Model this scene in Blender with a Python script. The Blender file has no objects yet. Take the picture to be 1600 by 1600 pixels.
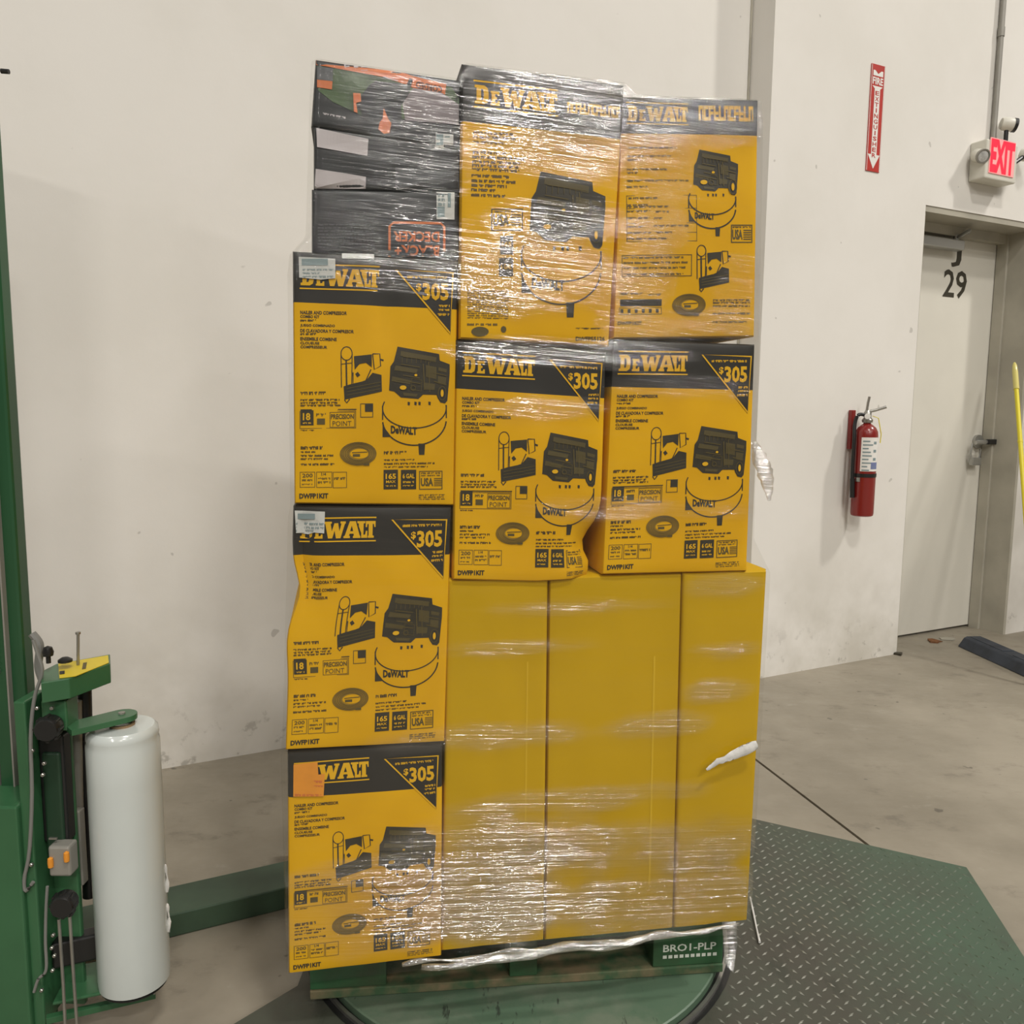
import bpy, bmesh, math, random
from mathutils import Vector, Matrix, noise
from mathutils.geometry import tessellate_polygon
random.seed(7)
S = bpy.context.scene
COL = S.collection
R = math.radians

# ------------------------------------------------------------------ camera
F, PITCH, ROLL, CAMH = 1320.0, R(7.0), R(0.5), 1.18
fw = Vector((0, math.cos(PITCH), -math.sin(PITCH)))
r0 = Vector((1, 0, 0)); u0 = Vector((0, math.sin(PITCH), math.cos(PITCH)))
rt = r0*math.cos(ROLL)+u0*math.sin(ROLL); up = u0*math.cos(ROLL)-r0*math.sin(ROLL)
CO = Vector((0, 0, CAMH))
cd = bpy.data.cameras.new('camera'); cam = bpy.data.objects.new('camera', cd); COL.objects.link(cam)
cd.sensor_width = 36; cd.lens = 36*F/1600; cd.clip_start = .05
M = Matrix((rt, up, -fw)).transposed().to_4x4(); M.translation = CO
cam.matrix_world = M
S.camera = cam

# ------------------------------------------------------------------ light
S.view_settings.view_transform = 'Standard'; S.view_settings.look = 'None'
S.view_settings.gamma = 1; S.view_settings.use_curve_mapping = False
S.view_settings.exposure = 0.0
S.cycles.max_bounces = 7; S.cycles.diffuse_bounces = 3; S.cycles.glossy_bounces = 3; S.cycles.transparent_max_bounces = 8
wd = bpy.data.worlds.new('world'); S.world = wd; wd.use_nodes = True
wd.node_tree.nodes['Background'].inputs[0].default_value = (1.0, .96, .89, 1)
wd.node_tree.nodes['Background'].inputs[1].default_value = .14
# high-bay strip fixtures of the warehouse ceiling (9 m up)
LAMPS = [(8.3, 2.5, 660), (2.4, -2.4, 360), (-4.0, -3.0, 90),
         (4.2, -7.0, 450), (9.0, -6.0, 200), (-3.0, -8.0, 170), (4.0, -12.5, 560), (-3.0, -12.5, 330), (9.0, -12.5, 260)]
for i, (x, y, p) in enumerate(LAMPS):
    ld = bpy.data.lights.new('high_bay_light', 'AREA'); ld.shape = 'RECTANGLE'
    ld.size = 1.3; ld.size_y = .5; ld.energy = p; ld.color = (1, .955, .89)
    lo = bpy.data.objects.new('high_bay_light', ld); COL.objects.link(lo)
    lo.location = (x, y, 9.0)

# ------------------------------------------------------------------ measuring helpers
def ray(u, v): return fw+rt*((u-800)/F)-up*((v-800)/F)
def onz(u, v, z=0.0):
    d = ray(u, v); return CO+d*((z-CAMH)/d.z)
def onp(u, v, p, n):
    d = ray(u, v); return CO+d*((Vector(p)-CO).dot(n)/d.dot(n))
def at(u, v, y): return onp(u, v, (0, y, 0), Vector((0, 1, 0)))
# back wall frame
WD = Vector((math.cos(R(27)), math.sin(R(27)), 0)); WN = Vector((math.sin(R(27)), -math.cos(R(27)), 0))
Z = Vector((0, 0, 1))
OFF_R, OFF_L, OFF_D = 2.733, 2.865, 2.93
def WP(w, z, off): return WD*w-WN*off+Z*z
def wpx(u, v, off):
    q = onp(u, v, -WN*off, WN); return q.dot(WD), q.z
# pile frame
EA = Vector((math.cos(R(11)), math.sin(R(11)), 0)); EN = Vector((math.sin(R(11)), -math.cos(R(11)), 0))
P0 = onz(450, 1523, .18)
PB = Vector((P0.x, P0.y, 0))
def PP(a, z, o): return PB+EA*a+EN*o+Z*z
def apx(u, v, o=0.0):
    q = onp(u, v, P0+EN*o, EN); return (q-P0).dot(EA), q.z

# ------------------------------------------------------------------ object helpers
def empty(name, loc):
    o = bpy.data.objects.new(name, None); COL.objects.link(o); o.location = loc
    o.empty_display_size = .05
    return o
def tag(o, label=None, cat=None, group=None, kind=None):
    if label: o['label'] = label
    if cat: o['category'] = cat
    if group: o['group'] = group
    if kind: o['kind'] = kind
    return o
def thing(name, loc, label, cat, group=None): return tag(empty(name, loc), label, cat, group)
def wloc(o):
    v = Vector((0, 0, 0))
    while o is not None: v += o.location; o = o.parent
    return v
class MB:
    def __init__(s): s.v = []; s.f = []; s.m = []
    def add(s, vs, fs, mi=0):
        b = len(s.v); s.v += [Vector(p) for p in vs]
        for f in fs: s.f.append([b+i for i in f]); s.m.append(mi)
        return s
    def box(s, o, X, Y, Zv, mi=0):
        """box from corner o with edge vectors"""
        o = Vector(o); X = Vector(X); Y = Vector(Y); Zv = Vector(Zv)
        if X.cross(Y).dot(Zv) < 0: X, Y = Y, X
        vs = [o, o+X, o+X+Y, o+Y, o+Zv, o+X+Zv, o+X+Y+Zv, o+Y+Zv]
        return s.add(vs, [(3, 2, 1, 0), (4, 5, 6, 7), (0, 1, 5, 4), (1, 2, 6, 5), (2, 3, 7, 6), (3, 0, 4, 7)], mi)
    def cbox(s, c, hx, hy, hz, ang=0.0):
        X = Vector((math.cos(ang), math.sin(ang), 0)); Y = Vector((-math.sin(ang), math.cos(ang), 0))
        return s.box(Vector(c)-X*hx-Y*hy-Z*hz, X*2*hx, Y*2*hy, Z*2*hz)
    def lathe(s, c, axis, prof, n=24):
        """prof: list of (r, h) along axis from c"""
        ax = Vector(axis).normalized(); t = Vector((1, 0, 0)) if abs(ax.x) < .9 else Vector((0, 1, 0))
        e1 = ax.cross(t).normalized(); e2 = ax.cross(e1); c = Vector(c); b = len(s.v)
        for r, h in prof:
            for k in range(n):
                a = 2*math.pi*k/n; s.v.append(c+ax*h+(e1*math.cos(a)+e2*math.sin(a))*max(r, 1e-5))
        for i in range(len(prof)-1):
            for k in range(n):
                k2 = (k+1) % n
                s.f.append([b+i*n+k, b+i*n+k2, b+(i+1)*n+k2, b+(i+1)*n+k]); s.m.append(0)
        s.f.append([b+k for k in range(n)][::-1]); s.m.append(0)
        s.f.append([b+(len(prof)-1)*n+k for k in range(n)]); s.m.append(0)
        return s
    def cyl(s, p0, p1, r, n=16):
        p0 = Vector(p0); p1 = Vector(p1); return s.lathe(p0, p1-p0, [(r, 0), (r, (p1-p0).length)], n)
    def tube(s, pts, r, n=8):
        pts = [Vector(p) for p in pts]; b = len(s.v); N = len(pts)
        for i, p in enumerate(pts):
            d = (pts[min(i+1, N-1)]-pts[max(i-1, 0)]).normalized()
            t = Vector((0, 0, 1)) if abs(d.z) < .8 else Vector((1, 0, 0))
            e1 = d.cross(t).normalized(); e2 = d.cross(e1)
            rr = r(i/(N-1)) if callable(r) else r
            for k in range(n):
                a = 2*math.pi*k/n; s.v.append(p+(e1*math.cos(a)+e2*math.sin(a))*rr)
        for i in range(N-1):
            for k in range(n):
                k2 = (k+1) % n; s.f.append([b+i*n+k, b+i*n+k2, b+(i+1)*n+k2, b+(i+1)*n+k]); s.m.append(0)
        s.f.append([b+k for k in range(n)][::-1]); s.m.append(0)
        s.f.append([b+(N-1)*n+k for k in range(n)]); s.m.append(0)
        return s
    def prism(s, poly, ext, mi=0):
        """poly: 3D points (flat, any order), extruded by vector ext"""
        poly = [Vector(p) for p in poly]; ext = Vector(ext); n = len(poly); b = len(s.v)
        s.v += poly+[p+ext for p in poly]
        for t in tessellate_polygon([poly]):
            s.f.append([b+i for i in t]); s.m.append(mi)
            s.f.append([b+n+i for i in reversed(t)]); s.m.append(mi)
        for i in range(n):
            j = (i+1) % n; s.f.append([b+i, b+j, b+n+j, b+n+i]); s.m.append(mi)
        return s
    def build(s, name, mats, parent=None, smooth=False, bevel=0, kind=None, label=None):
        base = wloc(parent) if parent else Vector((0, 0, 0))
        me = bpy.data.meshes.new(name)
        me.from_pydata([tuple(v-base) for v in s.v], [], s.f)
        mats = mats if isinstance(mats, (list, tuple)) else [mats]
        for m in mats: me.materials.append(m)
        me.polygons.foreach_set('material_index', s.m)
        bm = bmesh.new(); bm.from_mesh(me); bmesh.ops.recalc_face_normals(bm, faces=bm.faces[:]); bm.to_mesh(me); bm.free()
        if smooth:
            me.polygons.foreach_set('use_smooth', [True]*len(me.polygons))
            try: me.set_sharp_from_angle(angle=R(40))
            except Exception: pass
        o = bpy.data.objects.new(name, me); COL.objects.link(o)
        if parent: o.parent = parent
        if bevel:
            b = o.modifiers.new('bevel', 'BEVEL'); b.width = bevel; b.segments = 2; b.limit_method = 'ANGLE'
        if kind: o['kind'] = kind
        if label: o['label'] = label
        return o

# ------------------------------------------------------------------ materials
def mat(name, col, rough=.6, metal=0.0, var=.0, vscale=8.0, bump=0.0, bscale=60.0, spec=.5, col2=None, emit=None, coat=0):
    m = bpy.data.materials.new(name); m.use_nodes = True; nt = m.node_tree; b = nt.nodes['Principled BSDF']
    b.inputs['Roughness'].default_value = rough; b.inputs['Metallic'].default_value = metal
    b.inputs['Specular IOR Level'].default_value = spec
    b.inputs['Base Color'].default_value = (*col, 1)
    if coat: b.inputs['Coat Weight'].default_value = coat
    tc = nt.nodes.new('ShaderNodeTexCoord')
    if var:
        n = nt.nodes.new('ShaderNodeTexNoise'); n.inputs['Scale'].default_value = vscale; n.inputs['Detail'].default_value = 5
        mx = nt.nodes.new('ShaderNodeMix'); mx.data_type = 'RGBA'
        c2 = col2 or tuple(c*(1-var) for c in col)
        mx.inputs[6].default_value = (*col, 1); mx.inputs[7].default_value = (*c2, 1)
        rp = nt.nodes.new('ShaderNodeValToRGB'); rp.color_ramp.elements[0].position = .38; rp.color_ramp.elements[1].position = .68
        nt.links.new(tc.outputs['Object'], n.inputs['Vector']); nt.links.new(n.outputs[0], rp.inputs[0])
        nt.links.new(rp.outputs[0], mx.inputs[0]); nt.links.new(mx.outputs[2], b.inputs['Base Color'])
    if bump:
        n = nt.nodes.new('ShaderNodeTexNoise'); n.inputs['Scale'].default_value = bscale; n.inputs['Detail'].default_value = 4
        bp = nt.nodes.new('ShaderNodeBump'); bp.inputs['Strength'].default_value = bump; bp.inputs['Distance'].default_value = .004
        nt.links.new(tc.outputs['Object'], n.inputs['Vector']); nt.links.new(n.outputs[0], bp.inputs['Height'])
        nt.links.new(bp.outputs[0], b.inputs['Normal'])
    if emit:
        b.inputs['Emission Color'].default_value = (*emit[:3], 1); b.inputs['Emission Strength'].default_value = emit[3]
    return m

def node_math(nt, op, a, b=None, clamp=False):
    n = nt.nodes.new('ShaderNodeMath'); n.operation = op; n.use_clamp = clamp
    for i, x in enumerate((a, b)):
        if x is None: continue
        if isinstance(x, (int, float)): n.inputs[i].default_value = x
        else: nt.links.new(x, n.inputs[i])
    return n.outputs[0]
def node_noise(nt, vec, scale, detail=4, rough=.55, mapscale=None, loc=None):
    if mapscale or loc:
        mp = nt.nodes.new('ShaderNodeMapping')
        if mapscale: mp.inputs['Scale'].default_value = mapscale
        if loc: mp.inputs['Location'].default_value = loc
        nt.links.new(vec, mp.inputs['Vector']); vec = mp.outputs[0]
    n = nt.nodes.new('ShaderNodeTexNoise'); n.inputs['Scale'].default_value = scale
    n.inputs['Detail'].default_value = detail; n.inputs['Roughness'].default_value = rough
    nt.links.new(vec, n.inputs['Vector']); return n.outputs[0]
def node_ramp(nt, val, p0, p1, v0=0.0, v1=1.0):
    n = nt.nodes.new('ShaderNodeMapRange'); n.interpolation_type = 'SMOOTHSTEP'
    n.inputs[1].default_value = p0; n.inputs[2].default_value = p1; n.inputs[3].default_value = v0; n.inputs[4].default_value = v1
    nt.links.new(val, n.inputs[0]); return n.outputs[0]
def node_mixc(nt, fac, a, b):
    mx = nt.nodes.new('ShaderNodeMix'); mx.data_type = 'RGBA'
    for i, x in ((6, a), (7, b)):
        if isinstance(x, tuple): mx.inputs[i].default_value = (*x, 1)
        else: nt.links.new(x, mx.inputs[i])
    nt.links.new(fac, mx.inputs[0]); return mx.outputs[2]

def wall_material():
    m = bpy.data.materials.new('painted_wall'); m.use_nodes = True; nt = m.node_tree; b = nt.nodes['Principled BSDF']
    b.inputs['Roughness'].default_value = .7; b.inputs['Specular IOR Level'].default_value = .25
    g = nt.nodes.new('ShaderNodeNewGeometry'); pos = g.outputs['Position']
    sp = nt.nodes.new('ShaderNodeSeparateXYZ'); nt.links.new(pos, sp.inputs[0])
    n1 = node_noise(nt, pos, 1.6, 5, .6); n2 = node_noise(nt, pos, 14, 6, .65); n3 = node_noise(nt, pos, 40, 3, .6)
    base = node_mixc(nt, node_ramp(nt, n1, .35, .7), (.78, .755, .71), (.735, .71, .66))
    # grime that gathers low on the wall, in blotches
    low = node_ramp(nt, sp.outputs[2], .0, .75, 1, 0)
    gr = node_math(nt, 'MULTIPLY', low, node_ramp(nt, n1, .36, .66))
    base = node_mixc(nt, node_math(nt, 'MULTIPLY', gr, .55), base, (.40, .37, .30))
    sm = node_noise(nt, pos, 1.1, 4, .6, loc=(3.1, 0, 1.7))
    smw = node_math(nt, 'MULTIPLY', node_ramp(nt, sp.outputs[2], .5, 1.15, 1, 0), node_ramp(nt, sm, .5, .72))
    base = node_mixc(nt, node_math(nt, 'MULTIPLY', smw, .45), base, (.42, .39, .33))
    sc = node_math(nt, 'MULTIPLY', node_ramp(nt, sp.outputs[2], .0, .28, 1, 0), node_ramp(nt, n2, .56, .66))
    base = node_mixc(nt, node_math(nt, 'MULTIPLY', sc, .5), base, (.22, .20, .17))
    spk = node_ramp(nt, node_noise(nt, pos, 17, 1.5, .5), .765, .79)
    base = node_mixc(nt, node_math(nt, 'MULTIPLY', spk, .45), base, (.32, .30, .27))
    nt.links.new(base, b.inputs['Base Color'])
    bp = nt.nodes.new('ShaderNodeBump'); bp.inputs['Strength'].default_value = .12; bp.inputs['Distance'].default_value = .003
    nt.links.new(n3, bp.inputs['Height']); nt.links.new(bp.outputs[0], b.inputs['Normal'])
    return m
def floor_material():
    m = bpy.data.materials.new('concrete_floor'); m.use_nodes = True; nt = m.node_tree; b = nt.nodes['Principled BSDF']
    g = nt.nodes.new('ShaderNodeNewGeometry'); pos = g.outputs['Position']
    n1 = node_noise(nt, pos, 1.3, 6, .62); n2 = node_noise(nt, pos, 5, 7, .7, mapscale=(1, 1.6, 1)); n3 = node_noise(nt, pos, 60, 3)
    c = node_mixc(nt, node_ramp(nt, n1, .3, .7), (.33, .295, .235), (.22, .195, .15))
    c = node_mixc(nt, node_math(nt, 'MULTIPLY', node_ramp(nt, n2, .55, .72), .55), c, (.12, .105, .085))
    c = node_mixc(nt, node_math(nt, 'MULTIPLY', node_ramp(nt, n2, .26, .4, 1, 0), .35), c, (.42, .39, .33))
    c = node_mixc(nt, node_math(nt, 'MULTIPLY', node_ramp(nt, node_noise(nt, pos, 16, 2), .70, .74), .7), c, (.09, .08, .065))
    nt.links.new(c, b.inputs['Base Color'])
    nt.links.new(node_ramp(nt, n2, .3, .7, .42, .62), b.inputs['Roughness'])
    b.inputs['Specular IOR Level'].default_value = .35
    bp = nt.nodes.new('ShaderNodeBump'); bp.inputs['Strength'].default_value = .1; bp.inputs['Distance'].default_value = .002
    nt.links.new(n3, bp.inputs['Height']); nt.links.new(bp.outputs[0], b.inputs['Normal'])
    return m
def plate_material():
    m = bpy.data.materials.new('worn_green_plate'); m.use_nodes = True; nt = m.node_tree; b = nt.nodes['Principled BSDF']
    g = nt.nodes.new('ShaderNodeNewGeometry'); pos = g.outputs['Position']
    sp = nt.nodes.new('ShaderNodeSeparateXYZ'); nt.links.new(pos, sp.inputs[0])
    n1 = node_noise(nt, pos, 3.2, 6, .65); n2 = node_noise(nt, pos, 11, 6, .7, mapscale=(1.6, .6, 1))
    # paint worn to bare steel where loads are dragged, close to the turntable
    wear = node_math(nt, 'ADD', node_ramp(nt, sp.outputs[0], .45, 1.15, .95, .05), node_math(nt, 'MULTIPLY', node_math(nt, 'SUBTRACT', n1, .5), 1.8), clamp=True)
    c = node_mixc(nt, wear, (.058, .098, .064), (.088, .084, .068))
    c = node_mixc(nt, node_math(nt, 'MULTIPLY', node_ramp(nt, n2, .56, .7), .6), c, (.05, .055, .042))
    nt.links.new(c, b.inputs['Base Color'])
    nt.links.new(node_math(nt, 'MULTIPLY', wear, .45), b.inputs['Metallic'])
    b.inputs['Roughness'].default_value = .46
    return m
def table_material():
    m = bpy.data.materials.new('scratched_green_turntable'); m.use_nodes = True; nt = m.node_tree; b = nt.nodes['Principled BSDF']
    g = nt.nodes.new('ShaderNodeNewGeometry'); pos = g.outputs['Position']
    n1 = node_noise(nt, pos, 5, 6, .65); n2 = node_noise(nt, pos, 14, 5, .7, mapscale=(2.5, .6, 1))
    c = node_mixc(nt, node_ramp(nt, n1, .4, .65), (.085, .14, .09), (.14, .175, .125))
    c = node_mixc(nt, node_math(nt, 'MULTIPLY', node_ramp(nt, n2, .6, .68), .8), c, (.03, .035, .028))
    nt.links.new(c, b.inputs['Base Color']); b.inputs['Roughness'].default_value = .45
    return m
def film_material(name, haze_lo, haze_hi, base=.07):
    """clear stretch film: see-through, glossy, streaked sideways by the pull; the mesh attribute 'wrinkle' sets the wrinkling and the painted glare haze"""
    m = bpy.data.materials.new(name); m.use_nodes = True; nt = m.node_tree
    for n in list(nt.nodes): nt.nodes.remove(n)
    out = nt.nodes.new('ShaderNodeOutputMaterial')
    tc = nt.nodes.new('ShaderNodeTexCoord'); pos = tc.outputs['Object']
    sp = nt.nodes.new('ShaderNodeSeparateXYZ'); nt.links.new(pos, sp.inputs[0])
    # streaks climb a little along the pull
    mp = nt.nodes.new('ShaderNodeMapping'); mp.inputs['Rotation'].default_value = (0, R(-4), 0)
    nt.links.new(pos, mp.inputs['Vector']); pv = mp.outputs[0]
    fine = node_noise(nt, pv, 1, 5, .6, mapscale=(.8, .8, 75)); broad = node_noise(nt, pv, 1, 3, .55, mapscale=(.9, .9, 17), loc=(4, 0, 2))
    crk = node_noise(nt, pv, 1, 4, .65, mapscale=(7, 7, 30), loc=(1, 5, 0))
    at_ = nt.nodes.new('ShaderNodeAttribute'); at_.attribute_name = 'wrinkle_glare'
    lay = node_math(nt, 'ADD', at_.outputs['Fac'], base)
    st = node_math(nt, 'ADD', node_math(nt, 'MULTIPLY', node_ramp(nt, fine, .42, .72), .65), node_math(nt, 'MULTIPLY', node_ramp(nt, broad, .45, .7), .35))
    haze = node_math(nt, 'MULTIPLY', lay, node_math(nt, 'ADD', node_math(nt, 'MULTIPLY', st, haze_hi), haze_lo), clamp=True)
    hgt = node_math(nt, 'ADD', node_math(nt, 'MULTIPLY', fine, .75), node_math(nt, 'ADD', node_math(nt, 'MULTIPLY', broad, .7), node_math(nt, 'MULTIPLY', crk, .16)))
    bp = nt.nodes.new('ShaderNodeBump'); bp.inputs['Strength'].default_value = .9; bp.inputs['Distance'].default_value = .0085
    nt.links.new(hgt, bp.inputs['Height']); nt.links.new(node_math(nt, 'ADD', node_math(nt, 'MULTIPLY', lay, 1.7), .1), bp.inputs['Strength'])
    tr = nt.nodes.new('ShaderNodeBsdfTransparent'); tr.inputs[0].default_value = (.97, .97, .965, 1)
    gl = nt.nodes.new('ShaderNodeBsdfGlossy'); gl.inputs['Roughness'].default_value = .095; gl.inputs[0].default_value = (1, 1, 1, 1)
    nt.links.new(bp.outputs[0], gl.inputs['Normal'])
    df = nt.nodes.new('ShaderNodeBsdfDiffuse'); df.inputs[0].default_value = (.78, .77, .75, 1); nt.links.new(bp.outputs[0], df.inputs['Normal'])
    tl = nt.nodes.new('ShaderNodeBsdfTranslucent'); tl.inputs[0].default_value = (.8, .8, .78, 1)
    dm = nt.nodes.new('ShaderNodeMixShader'); dm.inputs[0].default_value = .45
    nt.links.new(df.outputs[0], dm.inputs[1]); nt.links.new(tl.outputs[0], dm.inputs[2])
    m1 = nt.nodes.new('ShaderNodeMixShader'); nt.links.new(haze, m1.inputs[0])
    nt.links.new(tr.outputs[0], m1.inputs[1]); nt.links.new(dm.outputs[0], m1.inputs[2])
    m2 = nt.nodes.new('ShaderNodeMixShader')
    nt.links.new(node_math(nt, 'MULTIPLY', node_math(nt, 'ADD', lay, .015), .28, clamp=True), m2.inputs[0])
    nt.links.new(m1.outputs[0], m2.inputs[1]); nt.links.new(gl.outputs[0], m2.inputs[2])
    nt.links.new(m2.outputs[0], out.inputs['Surface'])
    return m

M_WALL = wall_material(); M_FLOOR = floor_material(); M_PLATE = plate_material(); M_TABLE = table_material()
M_JOINT = mat('joint_dark', (.035, .03, .026), .9)
M_YEL = mat('printed_yellow_card', (.76, .42, .006), .55, var=.12, vscale=5, bump=.05, bscale=12, col2=(.68, .36, .006), spec=.2)
M_YELP = mat('plain_yellow_card', (.56, .345, .004), .55, spec=.2, var=.12, vscale=3, bump=.04, bscale=9)
M_INK = mat('black_ink', (.042, .036, .022), .45, var=.3, vscale=30)
M_INKB = mat('black_print_band', (.028, .026, .022), .4, var=.25, vscale=9, bump=.05, bscale=14)
M_INK2 = mat('mid_dark_ink', (.085, .066, .022), .5)
M_CREASE = mat('pale_crease', (.63, .405, .02), .6, spec=.2)
M_INKG = mat('grey_brown_ink', (.10, .075, .02), .55)
M_INKT = mat('thin_ink_tint', (.34, .20, .018), .55)
M_YINK = mat('yellow_print', (.74, .42, .02), .5, spec=.2)
M_PAPER = mat('paper_label', (.62, .63, .60), .6, var=.15, vscale=40)
M_PAPERB = mat('teal_grey_label_print', (.22, .29, .30), .6)
M_ORANGE = mat('orange_label', (.78, .30, .03), .6, var=.1, vscale=30)
M_BLKCARD = mat('black_carton', (.028, .030, .031), .42, var=.3, vscale=7, bump=.06, bscale=10)
M_GREYPR = mat('grey_print', (.10, .105, .11), .5)
M_PALE = mat('pale_grey_print', (.52, .48, .49), .55)
M_ORPR = mat('orange_print', (.62, .17, .05), .5)
M_GRNPR = mat('leaf_green_print', (.075, .125, .05), .5, var=.5, vscale=14)
M_PURPR = mat('mauve_print', (.24, .205, .215), .5, var=.25, vscale=10)
M_GREEN = mat('green_enamel', (.042, .140, .060), .30, var=.2, vscale=6, spec=.5)
M_GREEND = mat('green_enamel_mast', (.022, .088, .036), .30, var=.15, vscale=4)
M_BLACK = mat('black_plastic', (.012, .012, .012), .4)
M_STEEL = mat('dull_steel', (.42, .41, .38), .35, .85, var=.25, vscale=14)
M_GREYM = mat('grey_metal', (.33, .315, .28), .5, .3, var=.15, vscale=12)
M_CABLE = mat('grey_cable', (.20, .20, .185), .5)
M_WARN = mat('yellow_warning', (.72, .55, .02), .45, var=.1, vscale=20)
M_WPAL = mat('green_painted_wood', (.024, .10, .036), .7, var=.45, vscale=9, bump=.3, bscale=25, col2=(.035, .06, .025))
M_WCHIP = mat('worn_pallet_board', (.045, .10, .045), .75, var=.9, vscale=22, bump=.3, bscale=30, col2=(.20, .155, .085))
M_WHITE = mat('white_stencil', (.62, .66, .58), .7)
M_RED = mat('extinguisher_red', (.22, .014, .011), .3, coat=.3)
M_SIGNR = mat('sign_red', (.48, .035, .025), .5, var=.1, vscale=20)
M_SIGNW = mat('sign_white', (.80, .78, .74), .5)
M_BLUEINK = mat('blue_ink', (.16, .19, .36), .6)
M_EXITL = mat('exit_letters', (.8, .02, .03), .4, emit=(1, .015, .04, 1.25))
M_EXITF = mat('exit_face', (.75, .42, .40), .4, emit=(1, .20, .22, .28))
M_HOUS = mat('beige_housing', (.66, .64, .56), .45)
M_LENS = mat('lamp_lens', (.62, .62, .60), .15, var=.35, vscale=60)
M_DOOR = mat('door_paint', (.70, .675, .60), .5, var=.06, vscale=3)
M_FRAME = mat('frame_paint', (.43, .405, .335), .5, var=.18, vscale=6)
M_ALU = mat('satin_aluminium', (.45, .45, .43), .4, .8)
M_RUB = mat('blue_grey_rubber', (.045, .055, .075), .65, var=.4, vscale=16, bump=.2, bscale=30)
M_POLE = mat('yellow_pole', (.70, .60, .03), .4)
M_LEAF = mat('dry_leaf', (.20, .085, .03), .8, var=.4, vscale=40)
M_CLEARW = mat('torn_film_white', (.74, .73, .70), .32, var=.2, vscale=40, bump=.5, bscale=60)
M_ROLL = mat('film_roll_plastic', (.62, .665, .645), .2, var=.12, vscale=3, coat=.3, bump=.03, bscale=8)
M_CORE = mat('cardboard_core', (.30, .20, .11), .8)
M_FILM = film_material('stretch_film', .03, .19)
def lozenge_material():
    m = bpy.data.materials.new('tread_lozenge'); m.use_nodes = True; nt = m.node_tree; b = nt.nodes['Principled BSDF']
    g = nt.nodes.new('ShaderNodeNewGeometry'); sp = nt.nodes.new('ShaderNodeSeparateXYZ'); nt.links.new(g.outputs['Position'], sp.inputs[0])
    w = node_math(nt, 'ADD', node_ramp(nt, sp.outputs[0], .5, 1.05, .9, .15), node_math(nt, 'MULTIPLY', node_math(nt, 'SUBTRACT', node_noise(nt, g.outputs['Position'], 4, 4), .5), 1.6), clamp=True)
    nt.links.new(node_mixc(nt, w, (.075, .11, .075), (.34, .335, .29)), b.inputs['Base Color'])
    nt.links.new(node_math(nt, 'MULTIPLY', w, .6), b.inputs['Metallic']); b.inputs['Roughness'].default_value = .4
    return m
M_LOZ = lozenge_material()
M_GREENF = mat('dusty_green_beam', (.048, .088, .052), .5, var=.3, vscale=9)
M_GREENK = mat('shaded_green_guard', (.013, .042, .020), .5)  # enamel green darkened to put the carriage interior's shade into the colour
M_ROPE = film_material('film_rope', .05, .38, 1.25)

# ------------------------------------------------------------------ room shell
fl = empty('floor', (0, 0, 0)); tag(fl, 'grey-brown stained concrete warehouse floor with a saw-cut joint', kind='structure')
j0 = onz(1185, 1190); j1 = onz(1345, 1312); jd = (j1-j0).normalized(); jn = Vector((-jd.y, jd.x, 0))
if jn.x < 0: jn = -jn
def slab(sg):
    mb = MB(); g = .005
    a = j0-jd*6+jn*g*sg; b = j0+jd*6+jn*g*sg; c = b+jn*9*sg; d = a+jn*9*sg
    mb.box(a-Z*.02, b-a, d-a, Z*.02); return mb
slab(1).build('floor_slab', M_FLOOR, fl); slab(-1).build('floor_slab', M_FLOOR, fl)
MB().cbox((0, 2, -.045), 11, 10, .02).build('joint_bed', M_JOINT, fl)

WH = 3.6
w_edge = 2.553; w_open = 3.515; w_open2 = 4.365; z_open = 2.125
def wbox(mb, w0, w1, z0, z1, o0, o1): return mb.box(WP(w0, z0, o1), WD*(w1-w0), Z*(z1-z0), WN*(o1-o0))
wl = wbox(MB(), -6, w_edge+.3, -.02, WH, OFF_L, OFF_L+.2).build('wall_left', M_WALL)
tag(wl, 'scuffed white painted wall section behind the pallet', kind='structure')
mb = MB()
# proud tilt-up panel with the door opening (single mesh, U-shape prism)
o0, o1 = OFF_R, OFF_R+.34
wbox(mb, w_edge, w_open, -.02, WH, o0, o1); wbox(mb, w_open2, 9, -.02, WH, o0, o1); wbox(mb, w_open, w_open2, z_open, WH, o0, o1)
wr = mb.build('wall_right', M_WALL); tag(wr, 'white painted proud wall panel with a recessed doorway', kind='structure')
# joint line where the panel meets the wall
tr = wbox(MB(), w_edge-.012, w_edge-.002, -.0, WH, OFF_L-.004, OFF_L-.0005).build('trim_1', M_FRAME); tag(tr, 'thin caulked joint where the two wall panels meet', kind='structure')

# unseen low wall added beside the doorway to cast shade across the door
pw_ = wbox(MB(), 4.80, 5.0, -.02, 2.25, OFF_R-1.3, OFF_R).build('shade_wall', M_WALL); tag(pw_, 'unseen low white wall added right of the doorway to shade the door', kind='structure')

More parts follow.
